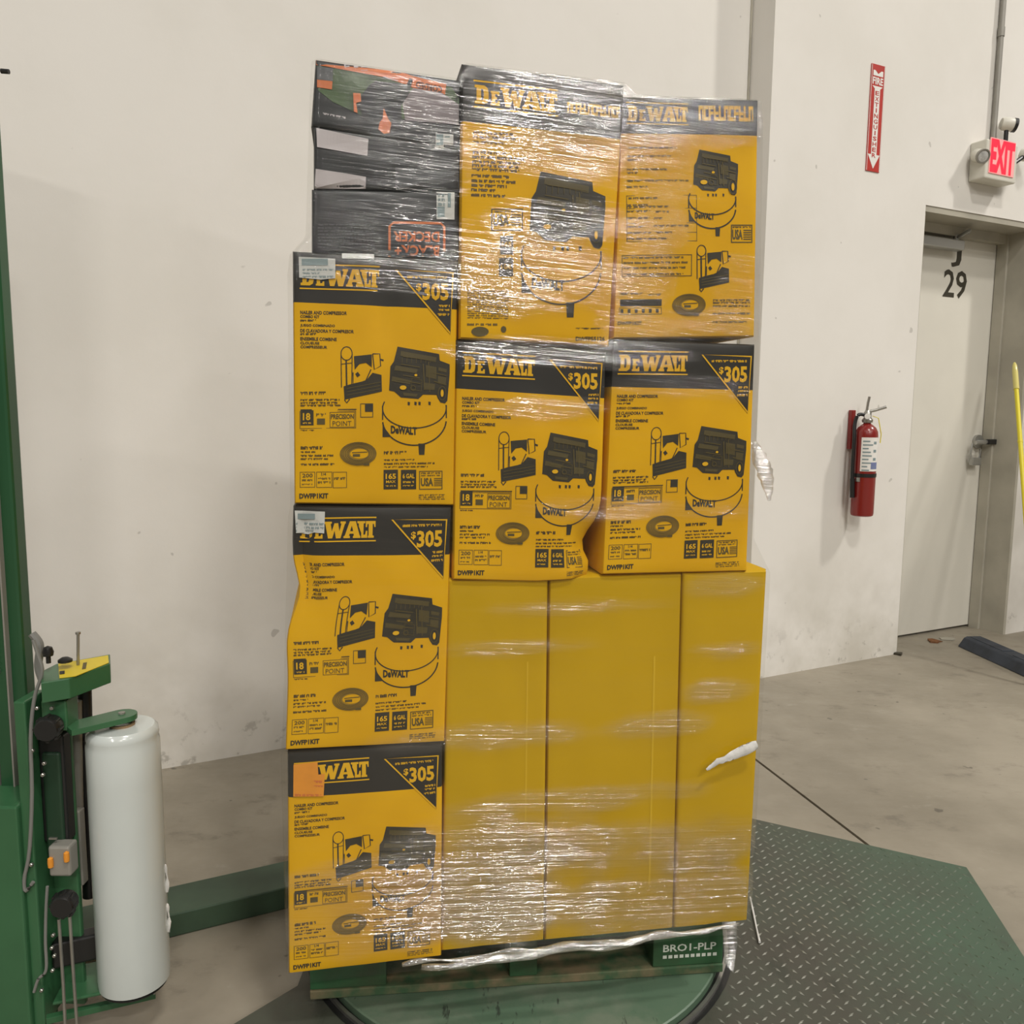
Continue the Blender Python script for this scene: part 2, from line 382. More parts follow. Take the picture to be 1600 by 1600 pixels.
# door
dr = tag(empty('door_1', WP(3.95, 0, OFF_D)), 'pale painted steel exit door standing in a deep reveal', kind='structure')
wbox(MB(), 3.46, 4.345, .012, 2.068, OFF_D, OFF_D+.045).build('door_leaf', M_DOOR, dr, bevel=.002)
def frame_right():
    mb = MB()
    prof = [(4.3655, OFF_R+.0), (4.3655, OFF_D+.06), (4.349, OFF_D+.06), (4.349, OFF_D-.005), (4.335, OFF_D-.005), (4.335, OFF_D-.06), (4.351, OFF_D-.06), (4.351, OFF_R+.004)]
    return mb.prism([WP(w, 0, o) for w, o in prof], Z*2.125)
fr = frame_right().build('door_frame', M_FRAME, dr)
mb = MB(); prof = [(2.1245, OFF_R+.004), (2.1245, OFF_D+.06), (2.072, OFF_D+.06), (2.072, OFF_D-.005), (2.052, OFF_D-.005), (2.052, OFF_D-.05), (2.098, OFF_D-.05), (2.098, OFF_R+.004)]
mb.prism([WP(3.516, z, o) for z, o in prof], WD*(4.364-3.516)).build('door_frame', M_FRAME, dr)
mb = MB(); wbox(mb, 3.516, 3.53, 0, 2.12, OFF_R+.01, OFF_D+.06).build('door_frame', M_FRAME, dr)
# a thin aluminium door closer
cl = MB(); wbox(cl, 3.66, 3.995, 1.985, 2.035, OFF_D-.065, OFF_D-.012); clo = cl.build('door_closer', M_ALU, dr, bevel=.006)
MB().tube([WP(3.95, 2.045, OFF_D-.05), WP(3.93, 2.065, OFF_D-.13), WP(4.02, 2.075, OFF_D-.06)], .009).build('closer_arm', M_ALU, clo)
MB().cyl(WP(3.95, 2.03, OFF_D-.045), WP(3.95, 2.06, OFF_D-.045), .014).build('closer_pivot', M_ALU, clo)
# lever lock
lk = MB(); w, z = wpx(1531, 690, OFF_D-.02)
lk.cyl(WP(w, z, OFF_D-.001), WP(w, z, OFF_D-.016), .036, 24)
hd = lk.build('lock_rose', M_ALU, dr, smooth=True)
MB().tube([WP(w, z, OFF_D-.012), WP(w, z, OFF_D-.06), WP(w-.03, z-.004, OFF_D-.064), WP(w-.09, z-.004, OFF_D-.06)], .010).build('lever_handle', M_ALU, hd, smooth=True)
wbox(MB(), w+.0, w+.075, z-.014, z+.014, OFF_D-.075, OFF_D-.05).build('lock_bar', M_BLACK, hd, bevel=.004)
MB().tube([WP(w-.075, z-.01, OFF_D-.03), WP(w-.085, z-.06, OFF_D-.03), WP(w-.075, z-.10, OFF_D-.03), WP(w-.01, z-.10, OFF_D-.03), WP(w-.004, z-.04, OFF_D-.03)], .006).build('padlock_shackle', M_ALU, hd, smooth=True)
wbox(MB(), w-.08, w-.008, z-.125, z-.085, OFF_D-.045, OFF_D-.02).build('padlock_body', M_ALU, hd, bevel=.004)

# ------------------------------------------------------------------ lettering helpers
_txt = {}
def text2d(body, bold=0.0):
    """flat glyph mesh scaled into the unit square (y up)"""
    k = (body, bold)
    if k in _txt: return _txt[k]
    cu = bpy.data.curves.new('t', 'FONT'); cu.body = body; cu.offset = bold; cu.resolution_u = 2; cu.fill_mode = 'FRONT'
    ob = bpy.data.objects.new('t', cu); COL.objects.link(ob)
    dg = bpy.context.evaluated_depsgraph_get(); me = ob.evaluated_get(dg).to_mesh()
    vs = [(v.co.x, v.co.y) for v in me.vertices]; fs = [list(p.vertices) for p in me.polygons]
    ob.evaluated_get(dg).to_mesh_clear(); bpy.data.objects.remove(ob); bpy.data.curves.remove(cu)
    x0 = min(v[0] for v in vs); x1 = max(v[0] for v in vs); y0 = min(v[1] for v in vs); y1 = max(v[1] for v in vs)
    vs = [((x-x0)/(x1-x0), (y-y0)/(y1-y0)) for x, y in vs]
    _txt[k] = (vs, fs); return _txt[k]

class Ink:
    """flat print gathered in layout units (x right, y down)"""
    def __init__(s): s.v = []; s.f = []; s.n = 0
    def poly(s, pts):
        s.n += 1; b = len(s.v); s.v += [tuple(p) for p in pts]
        if len(pts) <= 4 and len(pts) > 2 and True:
            t3 = tessellate_polygon([[Vector((p[0], p[1], 0)) for p in pts]])
        else: t3 = tessellate_polygon([[Vector((p[0], p[1], 0)) for p in pts]])
        for t in t3: s.f.append([b+i for i in t])
        return s
    def rect(s, x0, y0, x1, y1, sk=0.0): return s.poly([(x0, y0), (x1, y0+sk*(x1-x0)), (x1, y1+sk*(x1-x0)), (x0, y1)])
    def stroke(s, pts, w, closed=False):
        n = len(pts); L = []; Rr = []
        for i in range(n):
            a = pts[(i-1) % n] if closed or i > 0 else pts[i]; c = pts[(i+1) % n] if closed or i < n-1 else pts[i]
            dx, dy = c[0]-a[0], c[1]-a[1]; l = math.hypot(dx, dy) or 1
            nx, ny = -dy/l*w/2, dx/l*w/2
            L.append((pts[i][0]+nx, pts[i][1]+ny)); Rr.append((pts[i][0]-nx, pts[i][1]-ny))
        s.n += 1; b = len(s.v); s.v += L+Rr
        for i in range(n if closed else n-1):
            j = (i+1) % n; s.f.append([b+i, b+j, b+n+j, b+n+i])
        return s
    def outline(s, x0, y0, x1, y1, w):
        for q in ((x0, y0, x1, y0+w), (x0, y1-w, x1, y1), (x0, y0, x0+w, y1), (x1-w, y0, x1, y1)): s.rect(*q)
        return s
    def arc(s, cx, cy, rx, ry, a0, a1, w, n=28):
        return s.stroke([(cx+rx*math.cos(R(a0+(a1-a0)*i/n)), cy+ry*math.sin(R(a0+(a1-a0)*i/n))) for i in range(n+1)], w)
    def disc(s, cx, cy, rx, ry, n=28): return s.poly([(cx+rx*math.cos(2*math.pi*i/n), cy+ry*math.sin(2*math.pi*i/n)) for i in range(n)])
    def text(s, body, x0, y0, x1, y1, bold=.02, flip=False, sk=0.0, vert=False):
        s.n += len(body); vs, fs = text2d(body, bold); b = len(s.v)
        for (x, y) in vs:
            if flip: x, y = 1-x, 1-y
            s.v.append((x0+(x1-x0)*x, y1+(y0-y1)*y+sk*(x1-x0)*x))
        for f in fs: s.f.append([b+i for i in f])
        return s
    def greek(s, x0, x1, y, h, sk=0.0):
        """print too small to read: letter-sized strokes in words"""
        x = x0
        while x < x1:
            wl = random.randint(3, 9)
            for k in range(wl):
                if x+4 > x1: break
                hh = h*random.choice((1, 1, .85)); yy = y+sk*(x-x0)
                s.rect(x, yy+h-hh, x+4.6, yy+h-hh*random.choice((0, 0, .55))); x += 6
            x += 7
        return s
    def build(s, name, mat, parent, mp, off, limit=None, label=None):
        """mp(x, y, off) -> world point; long edges are split so print follows the card"""
        bm = bmesh.new(); vs = [bm.verts.new((x, y, 0)) for x, y in s.v]
        for f in s.f:
            try: bm.faces.new([vs[i] for i in f])
            except ValueError: pass
        if limit:
            for _ in range(5):
                es = [e for e in bm.edges if (e.verts[0].co-e.verts[1].co).length > limit]
                if not es: break
                bmesh.ops.subdivide_edges(bm, edges=es, cuts=1)
            bmesh.ops.triangulate(bm, faces=bm.faces[:])
        base = wloc(parent)
        for v in bm.verts: v.co = mp(v.co.x, v.co.y, off)-base
        bm.normal_update()
        for f in bm.faces:
            if f.normal.dot(CO-(f.calc_center_median()+base)) < 0: f.normal_flip()
        me = bpy.data.meshes.new(name); bm.to_mesh(me); bm.free(); me.materials.append(mat)
        o = bpy.data.objects.new(name, me); COL.objects.link(o); o.parent = parent
        if label: o['label'] = label
        if s.n > 1: o['kind'] = 'stuff'
        return o

def logo_glyphs(ink, hole, x0, y0, x1, y1):
    """heavy block letters of the logo; small capital E"""
    W_ = x1-x0; H_ = y1-y0
    def P(ink, pts): ink.poly([(x0+W_*a, y0+H_*b) for a, b in pts])
    P(ink, [(0, 0), (.115, 0), (.155, .12), (.165, .35), (.165, .65), (.155, .88), (.115, 1), (0, 1), (0, .86), (.022, .84), (.022, .16), (0, .14)])
    P(hole, [(.075, .2), (.10, .22), (.108, .4), (.108, .6), (.10, .78), (.075, .8)])
    P(ink, [(.19, .24), (.295, .24), (.295, .46), (.275, .46), (.27, .38), (.245, .38), (.245, .54), (.265, .54), (.265, .67), (.245, .67), (.245, .85), (.27, .85), (.278, .74), (.298, .74), (.298, 1), (.19, 1), (.19, .9), (.202, .88), (.202, .36), (.19, .34)])
    P(ink, [(.31, 0), (.415, 0), (.415, .12), (.40, .13), (.418, .58), (.45, .1), (.50, .1), (.518, .58), (.545, .13), (.53, .12), (.53, 0), (.60, 0), (.60, .13), (.59, .14), (.535, 1), (.475, 1), (.455, .55), (.425, 1), (.37, 1), (.33, .14), (.31, .12)])
    P(ink, [(.655, 0), (.735, 0), (.79, .86), (.80, .88), (.80, 1), (.70, 1), (.70, .88), (.712, .86), (.708, .74), (.655, .74), (.648, .86), (.66, .88), (.66, 1), (.575, 1), (.575, .88), (.59, .86)])
    P(hole, [(.682, .26), (.702, .58), (.662, .58)])
    P(ink, [(.755, 0), (.86, 0), (.86, .12), (.84, .14), (.84, .82), (.862, .8), (.872, .58), (.892, .58), (.892, 1), (.81, 1), (.81, .7), (.775, .3), (.775, .14), (.755, .12)])
    P(ink, [(.868, 0), (1.0, 0), (1.0, .36), (.985, .36), (.978, .18), (.962, .17), (.962, .86), (.98, .88), (.98, 1), (.90, 1), (.90, .88), (.908, .86), (.908, .17), (.892, .18), (.886, .36), (.868, .36)])

# ------------------------------------------------------------------ cartons
class Carton:
    def __init__(s, name, label, corners, cat='box', group=None, o=0.0, depth=.46, mats=None, band=None, dent=None, bulge=.004, seed=0, skip_round=False):
        s.o = o; s.seed = seed; s.bulge = bulge; s.dent = dent
        s.c = [apx(u, v, o) for u, v in corners]          # TL TR BR BL as (a, z)
        lo = min(p[1] for p in s.c); am = sum(p[0] for p in s.c)/4
        s.root = thing(name, PP(am, lo, o-depth/2), label, cat, group)
        ss = [0, .008, .025, .06]+[.06+.88*i/14 for i in range(1, 14)]+[.94, .975, .992, 1]
        ts = [0, .006, .02, .05]+[.05+.9*i/20 for i in range(1, 20)]+[.95, .98, .994, 1]
        if band: ts = sorted([t for t in ts if abs(t-band) > .015]+[band])
        mb = MB(); n = len(ss); k = len(ts)
        vs = [s.map(a, t, 0) for t in ts for a in ss]
        fs = []; ms = []
        for i in range(k-1):
            for j in range(n-1):
                fs.append((i*n+j, i*n+j+1, (i+1)*n+j+1, (i+1)*n+j)); ms.append(1 if band and ts[i+1] <= band+1e-6 else 0)
        # sides and back: border ring pushed back
        border = [(0, j) for j in range(n)]+[(i, n-1) for i in range(1, k)]+[(k-1, j) for j in range(n-2, -1, -1)]+[(i, 0) for i in range(k-2, 0, -1)]
        b = len(vs); Bn = len(border)
        for (i, j) in border:
            a, z = s.flat(ss[j], ts[i]); vs.append(PP(a, z, o-depth))
        for q in range(Bn):
            r = (q+1) % Bn; i0, jj0 = border[q]; i1, jj1 = border[r]
            fs.append((i0*n+jj0, b+q, b+r, i1*n+jj1)); ms.append(1 if band and max(ts[i0], ts[i1]) <= band+1e-6 else 0)
        fs.append(tuple(b+q for q in range(Bn))[::-1]); ms.append(0)
        mb.v = vs; mb.f = [list(f) for f in fs]; mb.m = ms
        s.body = mb.build('carton_body', mats or [M_YEL, M_INKB], s.root, smooth=True)
    def flat(s, a, t):
        (x0, z0), (x1, z1), (x2, z2), (x3, z3) = s.c
        X = (x0*(1-a)+x1*a)*(1-t)+(x3*(1-a)+x2*a)*t; Zz = (z0*(1-a)+z1*a)*(1-t)+(z3*(1-a)+z2*a)*t
        return X, Zz
    def map(s, a, t, off):
        X, Zz = s.flat(a, t)
        w = abs(s.c[1][0]-s.c[0][0]); h = abs(s.c[0][1]-s.c[3][1]); r = .006
        d = s.bulge*math.sin(math.pi*min(max(a, 0), 1))*math.sin(math.pi*min(max(t, 0), 1))
        d += .0022*noise.noise(Vector((a*4, t*5, s.seed*3.1)))*math.sin(math.pi*min(max(a, 0), 1))
        e = min(a*w, (1-a)*w, t*h, (1-t)*h)
        if e < r: d -= r-math.sqrt(max(0, r*r-(r-max(e, 0))**2))
        if s.dent:
            da, dz, do = s.dent(a, t); X += da; Zz += dz; d += do
        return PP(X, Zz, s.o+d+off)
    def layout(s, cs):
        """inverse of a four-corner layout (TL TR BR BL) -> mapper on the card"""
        (x0, y0), (x1, y1), (x2, y2), (x3, y3) = cs
        def mp(x, y, off):
            a = t = .5
            for _ in range(6):
                fx = (x0*(1-a)+x1*a)*(1-t)+(x3*(1-a)+x2*a)*t-x; fy = (y0*(1-a)+y1*a)*(1-t)+(y3*(1-a)+y2*a)*t-y
                ax = (x1-x0)*(1-t)+(x2-x3)*t; tx = (x3-x0)*(1-a)+(x2-x1)*a
                ay = (y1-y0)*(1-t)+(y2-y3)*t; ty = (y3-y0)*(1-a)+(y2-y1)*a
                D = ax*ty-tx*ay
                a -= (fx*ty-tx*fy)/D; t -= (ax*fy-fx*ay)/D
            return s.map(a, t, off)
        return mp

L1, L2, L3, L4 = .0006, .0011, .0016, .0021
def compressor_print(c, mp, T, parent=None, detail=True):
    """pancake compressor drawn on the card; T maps the drawing box (0..1, 0..1) into layout units"""
    pr = parent
    a = Ink(); b = Ink(); y = Ink(); g = Ink()
    motor = [(.22, 0), (.84, .07), (.85, .13), (1.0, .165), (1.0, .25), (.965, .50), (.93, .525), (.86, .515), (.82, .475), (.8, .445), (.60, .44), (.53, .48), (.27, .465), (.17, .41), (.095, .40), (.115, .18), (.165, .135)]
    a.poly([T(*p) for p in motor])
    for (p0, p1, w) in (((.30, .09), (.78, .13), 5), ((.27, .16), (.55, .19), 5), ((.60, .16), (.62, .40), 6), ((.68, .14), (.70, .42), 5), ((.30, .26), (.55, .29), 5), ((.75, .24), (.95, .27), 5), ((.20, .30), (.56, .34), 5), ((.76, .32), (.95, .35), 5)):
        g.stroke([T(*p0), T(*p1)], w)
    d2 = Ink()
    for pl in ([(.27, .04), (.80, .10), (.79, .145), (.26, .085)], [(.19, .17), (.52, .21), (.50, .245), (.17, .215)], [(.64, .17), (.80, .19), (.80, .30), (.64, .28)], [(.14, .27), (.42, .31), (.40, .345), (.13, .315)], [(.83, .19), (.96, .21), (.95, .24), (.83, .225)], [(.82, .27), (.95, .285), (.935, .36), (.82, .34)], [(.62, .33), (.78, .345), (.77, .40), (.63, .395)], [(.30, .42), (.52, .435), (.50, .46), (.31, .45)]):
        d2.poly([T(*p) for p in pl])
    for k in range(7): g.stroke([T(.29+.07*k, .098), T(.285+.07*k, .15)], 3)
    for k in range(6): g.stroke([T(.645+.028*k, .2), T(.645+.028*k, .28)], 2.5)
    g.arc(*T(.885, .43), 24, 40, 0, 360, 4); g.arc(*T(.45, .38), 14, 14, 0, 360, 4); g.stroke([T(.43, .29), T(.58, .31), T(.57, .41), T(.42, .39)], 4, True)
    y.disc(*T(.49, .262), 9, 7); y.disc(*T(.30, .375), 20, 13); y.disc(*T(.885, .43), 9, 22)
    e = lambda cx, cy, rx, ry, a0, a1, w: b.stroke([T(cx+rx*math.cos(R(a0+(a1-a0)*i/30)), cy+ry*math.sin(R(a0+(a1-a0)*i/30))) for i in range(31)], w)
    e(.475, .565, .475, .185, -8, 200, 7)
    b.stroke([T(0, .54), T(.0, .67)], 7); b.stroke([T(.95, .54), T(.95, .66)], 7)
    e(.475, .67, .475, .24, 5, 175, 8)
    a.poly([T(0, .72), T(.13, .83), T(0, .83)])
    a.poly([T(.53, .895), T(.63, .895), T(.62, 1.0), T(.54, 1.0)])
    for x_ in (.37, .47, .53, .68): b.poly([T(x_, .505), T(x_+.035, .51), T(x_+.03, .54), T(x_, .535)])
    x0, y0 = T(.12, .735); x1, y1 = T(.51, .81)
    b.text('DeWALT', x0, y0-8, x1, y1-8, .05, sk=.08)
    o = a.build('compressor_print', M_INK, pr, mp, L1, 60)
    d2.build('print_shading', M_INK2, o, mp, L2, 40); g.build('print_lines', M_INKG, o, mp, L3, 60); y.build('print_lines', M_YINK, o, mp, L4, 60); b.build('tank_outline', M_INK, o, mp, L1, 40)
def nailer_print(c, mp, T, pr):
    a = Ink(); b = Ink(); g = Ink()
    a.poly([T(.32, .16), T(.74, .13), T(.74, .36), (T(.60, .28)), T(.45, .30), T(.34, .40)])
    a.poly([T(.08, .70), T(.25, .66), T(.60, .60), T(.76, .46), T(.97, .50), T(.98, .80), T(.10, .94)])
    a.poly([T(.35, .48), T(.41, .44), T(.47, .50), T(.40, .54)])
    for q in (.74, .80, .86): g.stroke([T(.15, q), T(.95, q-.11)], 4)
    b.arc(*T(.15, .11), T(.13, 0)[0]-T(0, 0)[0], T(0, .12)[1]-T(0, 0)[1], 0, 360, 5)
    b.stroke([T(.02, .12), T(.03, .72)], 5); b.stroke([T(.28, .12), T(.27, .68)], 5); b.stroke([T(.14, .22), T(.15, .70)], 9)
    b.stroke([T(.03, .30), T(.27, .28)], 4); b.stroke([T(.30, .45), T(.30, .68), T(.6, .60), T(.72, .40)], 6)
    b.stroke([T(.76, .12), T(.93, .12), T(.95, .34), T(.80, .40), T(.76, .12)], 6); b.stroke([T(.93, .22), T(1.02, .24)], 11)
    b.stroke([T(.10, .94), T(.15, 1.0), T(.22, .93)], 7)
    o = a.build('nailer_print', M_INK, pr, mp, L1, 60); b.build('nailer_outline', M_INK, o, mp, L1, 60); g.build('print_lines', M_INKG, o, mp, L2, 60)
def hose_print(mp, cx, cy, rx, ry, pr):
    t = Ink(); b = Ink(); y = Ink()
    t.disc(cx, cy, rx, ry); y.disc(cx+8, cy, rx*.52, ry*.42)
    for q in (1.0, .92, .84, .74, .64, .56): b.arc(cx+4*(1-q), cy, rx*q, ry*q, 0, 360, 3)
    b.rect(cx-rx*.3, cy+ry*.02, cx+rx*.1, cy+ry*.25); b.rect(cx+rx*.3, cy+ry*.85, cx+rx*.62, cy+ry*1.02); b.stroke([(cx-rx*.35, cy-ry*.1), (cx+rx*.5, cy-ry*.15)], 5)
    o = t.build('hose_print', M_INKT, pr, mp, L1, 60); y.build('print_lines', M_YEL, o, mp, L2, 60); b.build('print_lines', M_INKG, o, mp, L3, 60)

KIT = [(72, 45), (1050, 100), (1030, 1572), (78, 1546)]
def logo_frame(mp, pr, x0, y0, x1, y1, sk, bw=8):
    """logo with its thin rules, sheared by sk (dy per dx)"""
    m2 = lambda x, y, o: mp(x, y+sk*(x-x0), o)
    ink = Ink(); hole = Ink()
    h = y1-y0
    logo_glyphs(ink, hole, x0+6, y0+h*.17, x1-4, y1-h*.15)
    ink.rect(x0, y0, x1, y0+bw); ink.rect(x0, y1-bw, x1, y1)
    o = ink.build('logo_print', M_YINK, pr, m2, L1, 60); hole.build('logo_counter', M_INKB, o, m2, L2, 60)
def kit_art(c):
    mp = c.layout(KIT); pr = c.root
    logo_frame(mp, pr, 112, 117, 578, 265, .035)
    k = .03
    # price flash
    b = Ink().poly([(672, 152), (1022, 172), (1003, 535)]); o = b.build('price_flash', M_INKB, pr, mp, L1, 60)
    y = Ink(); y.stroke([(676, 156), (1018, 176), (1001, 528)], 12, True)
    y.text('$', 795, 236, 826, 285, .03); y.text('305', 832, 232, 992, 335, .035, sk=.02)
    y.greek(742, 985, 190, 15, .03); y.greek(932, 998, 362, 14); y.greek(930, 998, 386, 12); y.greek(925, 996, 412, 14)
    y.build('price_print', M_YINK, o, mp, L2, 60)
    t = Ink()
    for (s_, x0, x1, y0, h) in (('NAILER AND COMPRESSOR', 115, 385, 390, 21), ('COMBO KIT', 115, 225, 416, 17), ('JUEGO COMBINADO', 115, 315, 468, 19), ('DE CLAVADORA Y COMPRESOR', 115, 425, 497, 20), ('ENSEMBLE COMBINE', 115, 325, 545, 20), ('CLOUEUSE', 115, 225, 572, 16), ('COMPRESSEUR', 115, 270, 594, 17)):
        t.text(s_, x0, y0, x1, y0+h, .03, sk=.03)
    t.greek(115, 205, 442, 12); t.greek(115, 205, 522, 12)
    t.text('DWFP1KIT', 106, 1484, 274, 1516, .045)
    for (x0, x1, y, h) in ((115, 265, 868, 19), (115, 340, 912, 12), (115, 330, 930, 12), (115, 345, 946, 11), (115, 195, 1096, 8), (115, 245, 1196, 20), (115, 200, 1226, 10), (115, 305, 1248, 12), (115, 275, 1268, 11), (115, 312, 1300, 13), (602, 740, 1231, 20), (602, 790, 1280, 11), (602, 910, 1303, 11), (602, 865, 1324, 9)):
        t.greek(x0, x1, y, h)
    t.rect(115, 974, 440, 980)
    t.build('small_print', M_INK, pr, mp, L1)
    k = Ink(); k.rect(115, 980, 190, 1070); k.rect(600, 1345, 686, 1465); k.rect(704, 1347, 796, 1467); k.rect(490, 945, 536, 992)
    o = k.build('icon_print', M_INK, pr, mp, L1, 60)
    y = Ink(); y.text('18', 128, 996, 172, 1040, .03); y.greek(128, 175, 1052, 9)
    y.text('165', 612, 1368, 674, 1402, .03); y.text('MAX', 614, 1410, 672, 1426, .02); y.greek(612, 674, 1440, 8)
    y.text('6 GAL', 714, 1370, 786, 1400, .03); y.greek(716, 784, 1416, 12); y.greek(716, 784, 1440, 8)
    y.build('icon_lettering', M_YINK, o, mp, L2)
    g = Ink(); g.outline(110, 985, 437, 1090, 3); g.rect(210, 1030, 256, 1066); g.greek(206, 260, 998, 18); g.outline(462, 942, 538, 1026, 4)
    for q in ((110, 1352, 198, 1447), (205, 1352, 297, 1449), (301, 1354, 383, 1452)): g.outline(*q, 3)
    g.text('200', 124, 1362, 184, 1386, .02); g.greek(122, 186, 1396, 12); g.greek(122, 186, 1424, 8); g.text('1/4', 234, 1358, 262, 1376, .02); g.greek(214, 288, 1388, 12); g.greek(214, 288, 1410, 14); g.greek(308, 376, 1386, 16)
    g.text('PRECISION', 290, 1004, 424, 1034, .03); g.outline(284, 992, 430, 1084, 3); g.text('POINT', 300, 1046, 410, 1076, .0)
    g.outline(814, 1355, 956, 1470, 5); g.greek(826, 944, 1364, 10); g.greek(826, 944, 1380, 8); g.text('USA', 824, 1398, 900, 1450, .04)
    for i in range(5): g.rect(904, 1400+i*11, 950, 1405+i*11)
    g.greek(812, 972, 1500, 9); g.greek(812, 972, 1513, 8); g.greek(812, 972, 1526, 7)
    g.build('badge_print', M_INKG, pr, mp, L1)
    compressor_print(c, mp, lambda x, y: (594+405*x, 606+650*y), pr)
    nailer_print(c, mp, lambda x, y: (345+250*x, 608+330*y), pr)
    hose_print(mp, 450, 1245, 106, 70, pr)
def sticker(c, mp, pts, m=None, ink=None, off=.0026, name='shipping_label'):
    o = Ink().poly(pts).build(name, m or M_PAPER, c.root, mp, off, 60)
    if ink: ink.build('label_print', M_PAPERB, o, mp, off+.0005)
    return o

GK = 'printed compressor kit cartons on the pallet'
YM = [M_YEL, M_INKB]
BANDK = .197
def dentA2(a, t):
    q = (1-a)**2.2; k = math.exp(-((t-.34)/.10)**2)
    return (.014*k*q-.004*math.exp(-((t-.55)/.1)**2)*q, 0, -.012*math.exp(-((a-.06)/.05)**2)*math.exp(-((t-.25)/.22)**2))
def dentA1(a, t): return (0, 0, -.006*math.exp(-((a-.55)/.05)**2)*math.exp(-((t-.2)/.2)**2))
def dentB2(a, t):
    q = max(0, a-.55)/.45; k = math.exp(-((t-.83)/.10)**2)
    cr = max(0, a-.8)/.2*max(0, t-.9)/.1
    return (-.026*k*q**3-.02*cr, .010*max(0, t-.93)/.07*q*(1 if a < .97 else .8), -.030*k*q**3-.02*cr)
A3 = Carton('compressor_kit_carton', 'yellow compressor kit carton with an orange sticker over its logo, bottom of the left column', ((449, 1176), (692, 1162), (690, 1495), (451, 1523)), 'box', GK, band=BANDK, seed=1)
A2 = Carton('compressor_kit_carton', 'yellow compressor kit carton with a buckled left edge, middle of the left column', ((458, 791), (706, 792), (695, 1160), (446, 1173)), 'box', GK, band=BANDK, seed=2, dent=dentA2)
A1 = Carton('compressor_kit_carton', 'yellow compressor kit carton directly under the black cartons, with a white label on its logo', ((457, 392), (716, 406), (710, 790), (460, 787)), 'box', GK, band=BANDK, seed=3, dent=dentA1)
B2 = Carton('compressor_kit_carton', 'yellow compressor kit carton with a crushed lower right corner above the plain cartons', ((713, 531), (948, 549), (937, 912), (708, 906)), 'box', GK, band=BANDK, seed=4, dent=dentB2, o=.004)
C2 = Carton('compressor_kit_carton', 'yellow compressor kit carton without stickers at the right end, priced 305', ((958, 530), (1181, 538), (1168, 893), (941, 898)), 'box', GK, band=BANDK, seed=5, o=.002)
for c in (A3, A2, A1, B2, C2): kit_art(c)
mpA = A1.layout(KIT)
ik = Ink().rect(125, 92, 275, 130); ik.greek(130, 310, 150, 10); ik.greek(130, 230, 170, 10); ik.greek(130, 310, 190, 12)
sticker(A1, mpA, [(108, 80), (318, 92), (318, 205), (235, 212), (110, 200)], ink=ik)
Ink().rect(356, 57, 545, 90, .03).build('paper_slip', M_PAPER, A1.root, mpA, .0026, 60)
mpA = A2.layout([(112, 40), (1105, 45), (1050, 1525), (75, 1580)])
ik = Ink().rect(140, 85, 245, 118); ik.greek(130, 300, 140, 14); ik.greek(130, 300, 165, 14); ik.greek(130, 240, 185, 12)
sticker(A2, mpA, [(122, 66), (306, 72), (302, 205), (240, 200), (205, 212), (130, 205)], ink=ik)
mpA = A3.layout([(58, 140), (992, 85), (975, 1345), (78, 1465)])
o = sticker(A3, mpA, [(95, 205), (235, 190), (240, 262), (278, 258), (272, 388), (95, 392)], M_ORANGE, name='orange_sticker')
q = Ink(); q.greek(215, 270, 295, 14); q.greek(215, 270, 322, 10); q.greek(105, 262, 374, 12); q.build('label_print', M_ORPR, o, mpA, .0032)

B1 = Carton('air_compressor_carton', 'tall yellow air compressor carton at the top of the middle column', ((722, 98), (976, 132), (952, 541), (718, 529)), 'box', None, band=.205, seed=6, o=.006)
mp = B1.layout([(75, 65), (917, 172), (840, 1540), (62, 1500)]); pr = B1.root
logo_frame(mp, pr, 132, 150, 562, 290, .115)
def blocky(ink, x0, x1, y0, y1, sk, n):
    for i in range(n):
        a = x0+(x1-x0)*i/n; w = (x1-x0)/n*.62; yy = y0+sk*(a-x0)
        p_ = (i*7+3) % 5; h_ = y1-y0; f_ = (x1-x0)/n*.92
        ink.rect(a, yy, a+w*.6, yy+h_)
        if p_ in (0, 2, 3): ink.rect(a+w*.6, yy, a+f_, yy+h_*.24)
        if p_ in (0, 1, 4): ink.rect(a+w*.6, yy+h_*.76, a+f_, yy+h_)
        if p_ in (2, 4): ink.rect(a+w*.6, yy+h_*.4, a+f_, yy+h_*.6)
        if p_ == 3: ink.rect(a+f_-w*.35, yy, a+f_, yy+h_)
ik = Ink(); blocky(ik, 612, 895, 262, 320, .09, 13); ik.build('title_print', M_YINK, pr, mp, L1, 60)
t = Ink()
for (x0, x1, y) in ((130, 330, 412), (130, 345, 434), (130, 285, 460), (128, 300, 512), (126, 395, 536), (126, 370, 560), (125, 360, 580), (125, 365, 600), (122, 310, 632), (122, 345, 658), (122, 300, 682), (120, 240, 705), (120, 300, 732)): t.greek(x0, x1, y, 15, .05)
t.text('DWFP55126', 660, 1488, 815, 1512, .03); t.greek(660, 810, 1440, 8); t.build('small_print', M_INK, pr, mp, L1)
k = Ink(); k.rect(265, 955, 332, 1052); k.rect(260, 1070, 332, 1168); o = k.build('icon_print', M_INK, pr, mp, L1, 60)
y = Ink(); y.text('165', 274, 985, 324, 1012, .03); y.text('6 GAL', 268, 1100, 324, 1130, .02); y.build('icon_lettering', M_YINK, o, mp, L2)
g = Ink(); g.outline(220, 812, 382, 928, 6); g.text('USA', 230, 840, 312, 905, .04); g.greek(235, 370, 822, 10)
for i in range(5): g.rect(318, 842+i*13, 372, 848+i*13)
for i in range(13): g.greek(102, 312, 1240+i*12, 7, .02)
g.greek(100, 255, 1418, 12); g.disc(165, 1462, 44, 26); g.disc(285, 1450, 14, 18)
g.build('badge_print', M_INKG, pr, mp, L1)
compressor_print(B1, mp, lambda x, y: (375+440*x, 620+765*y), pr)

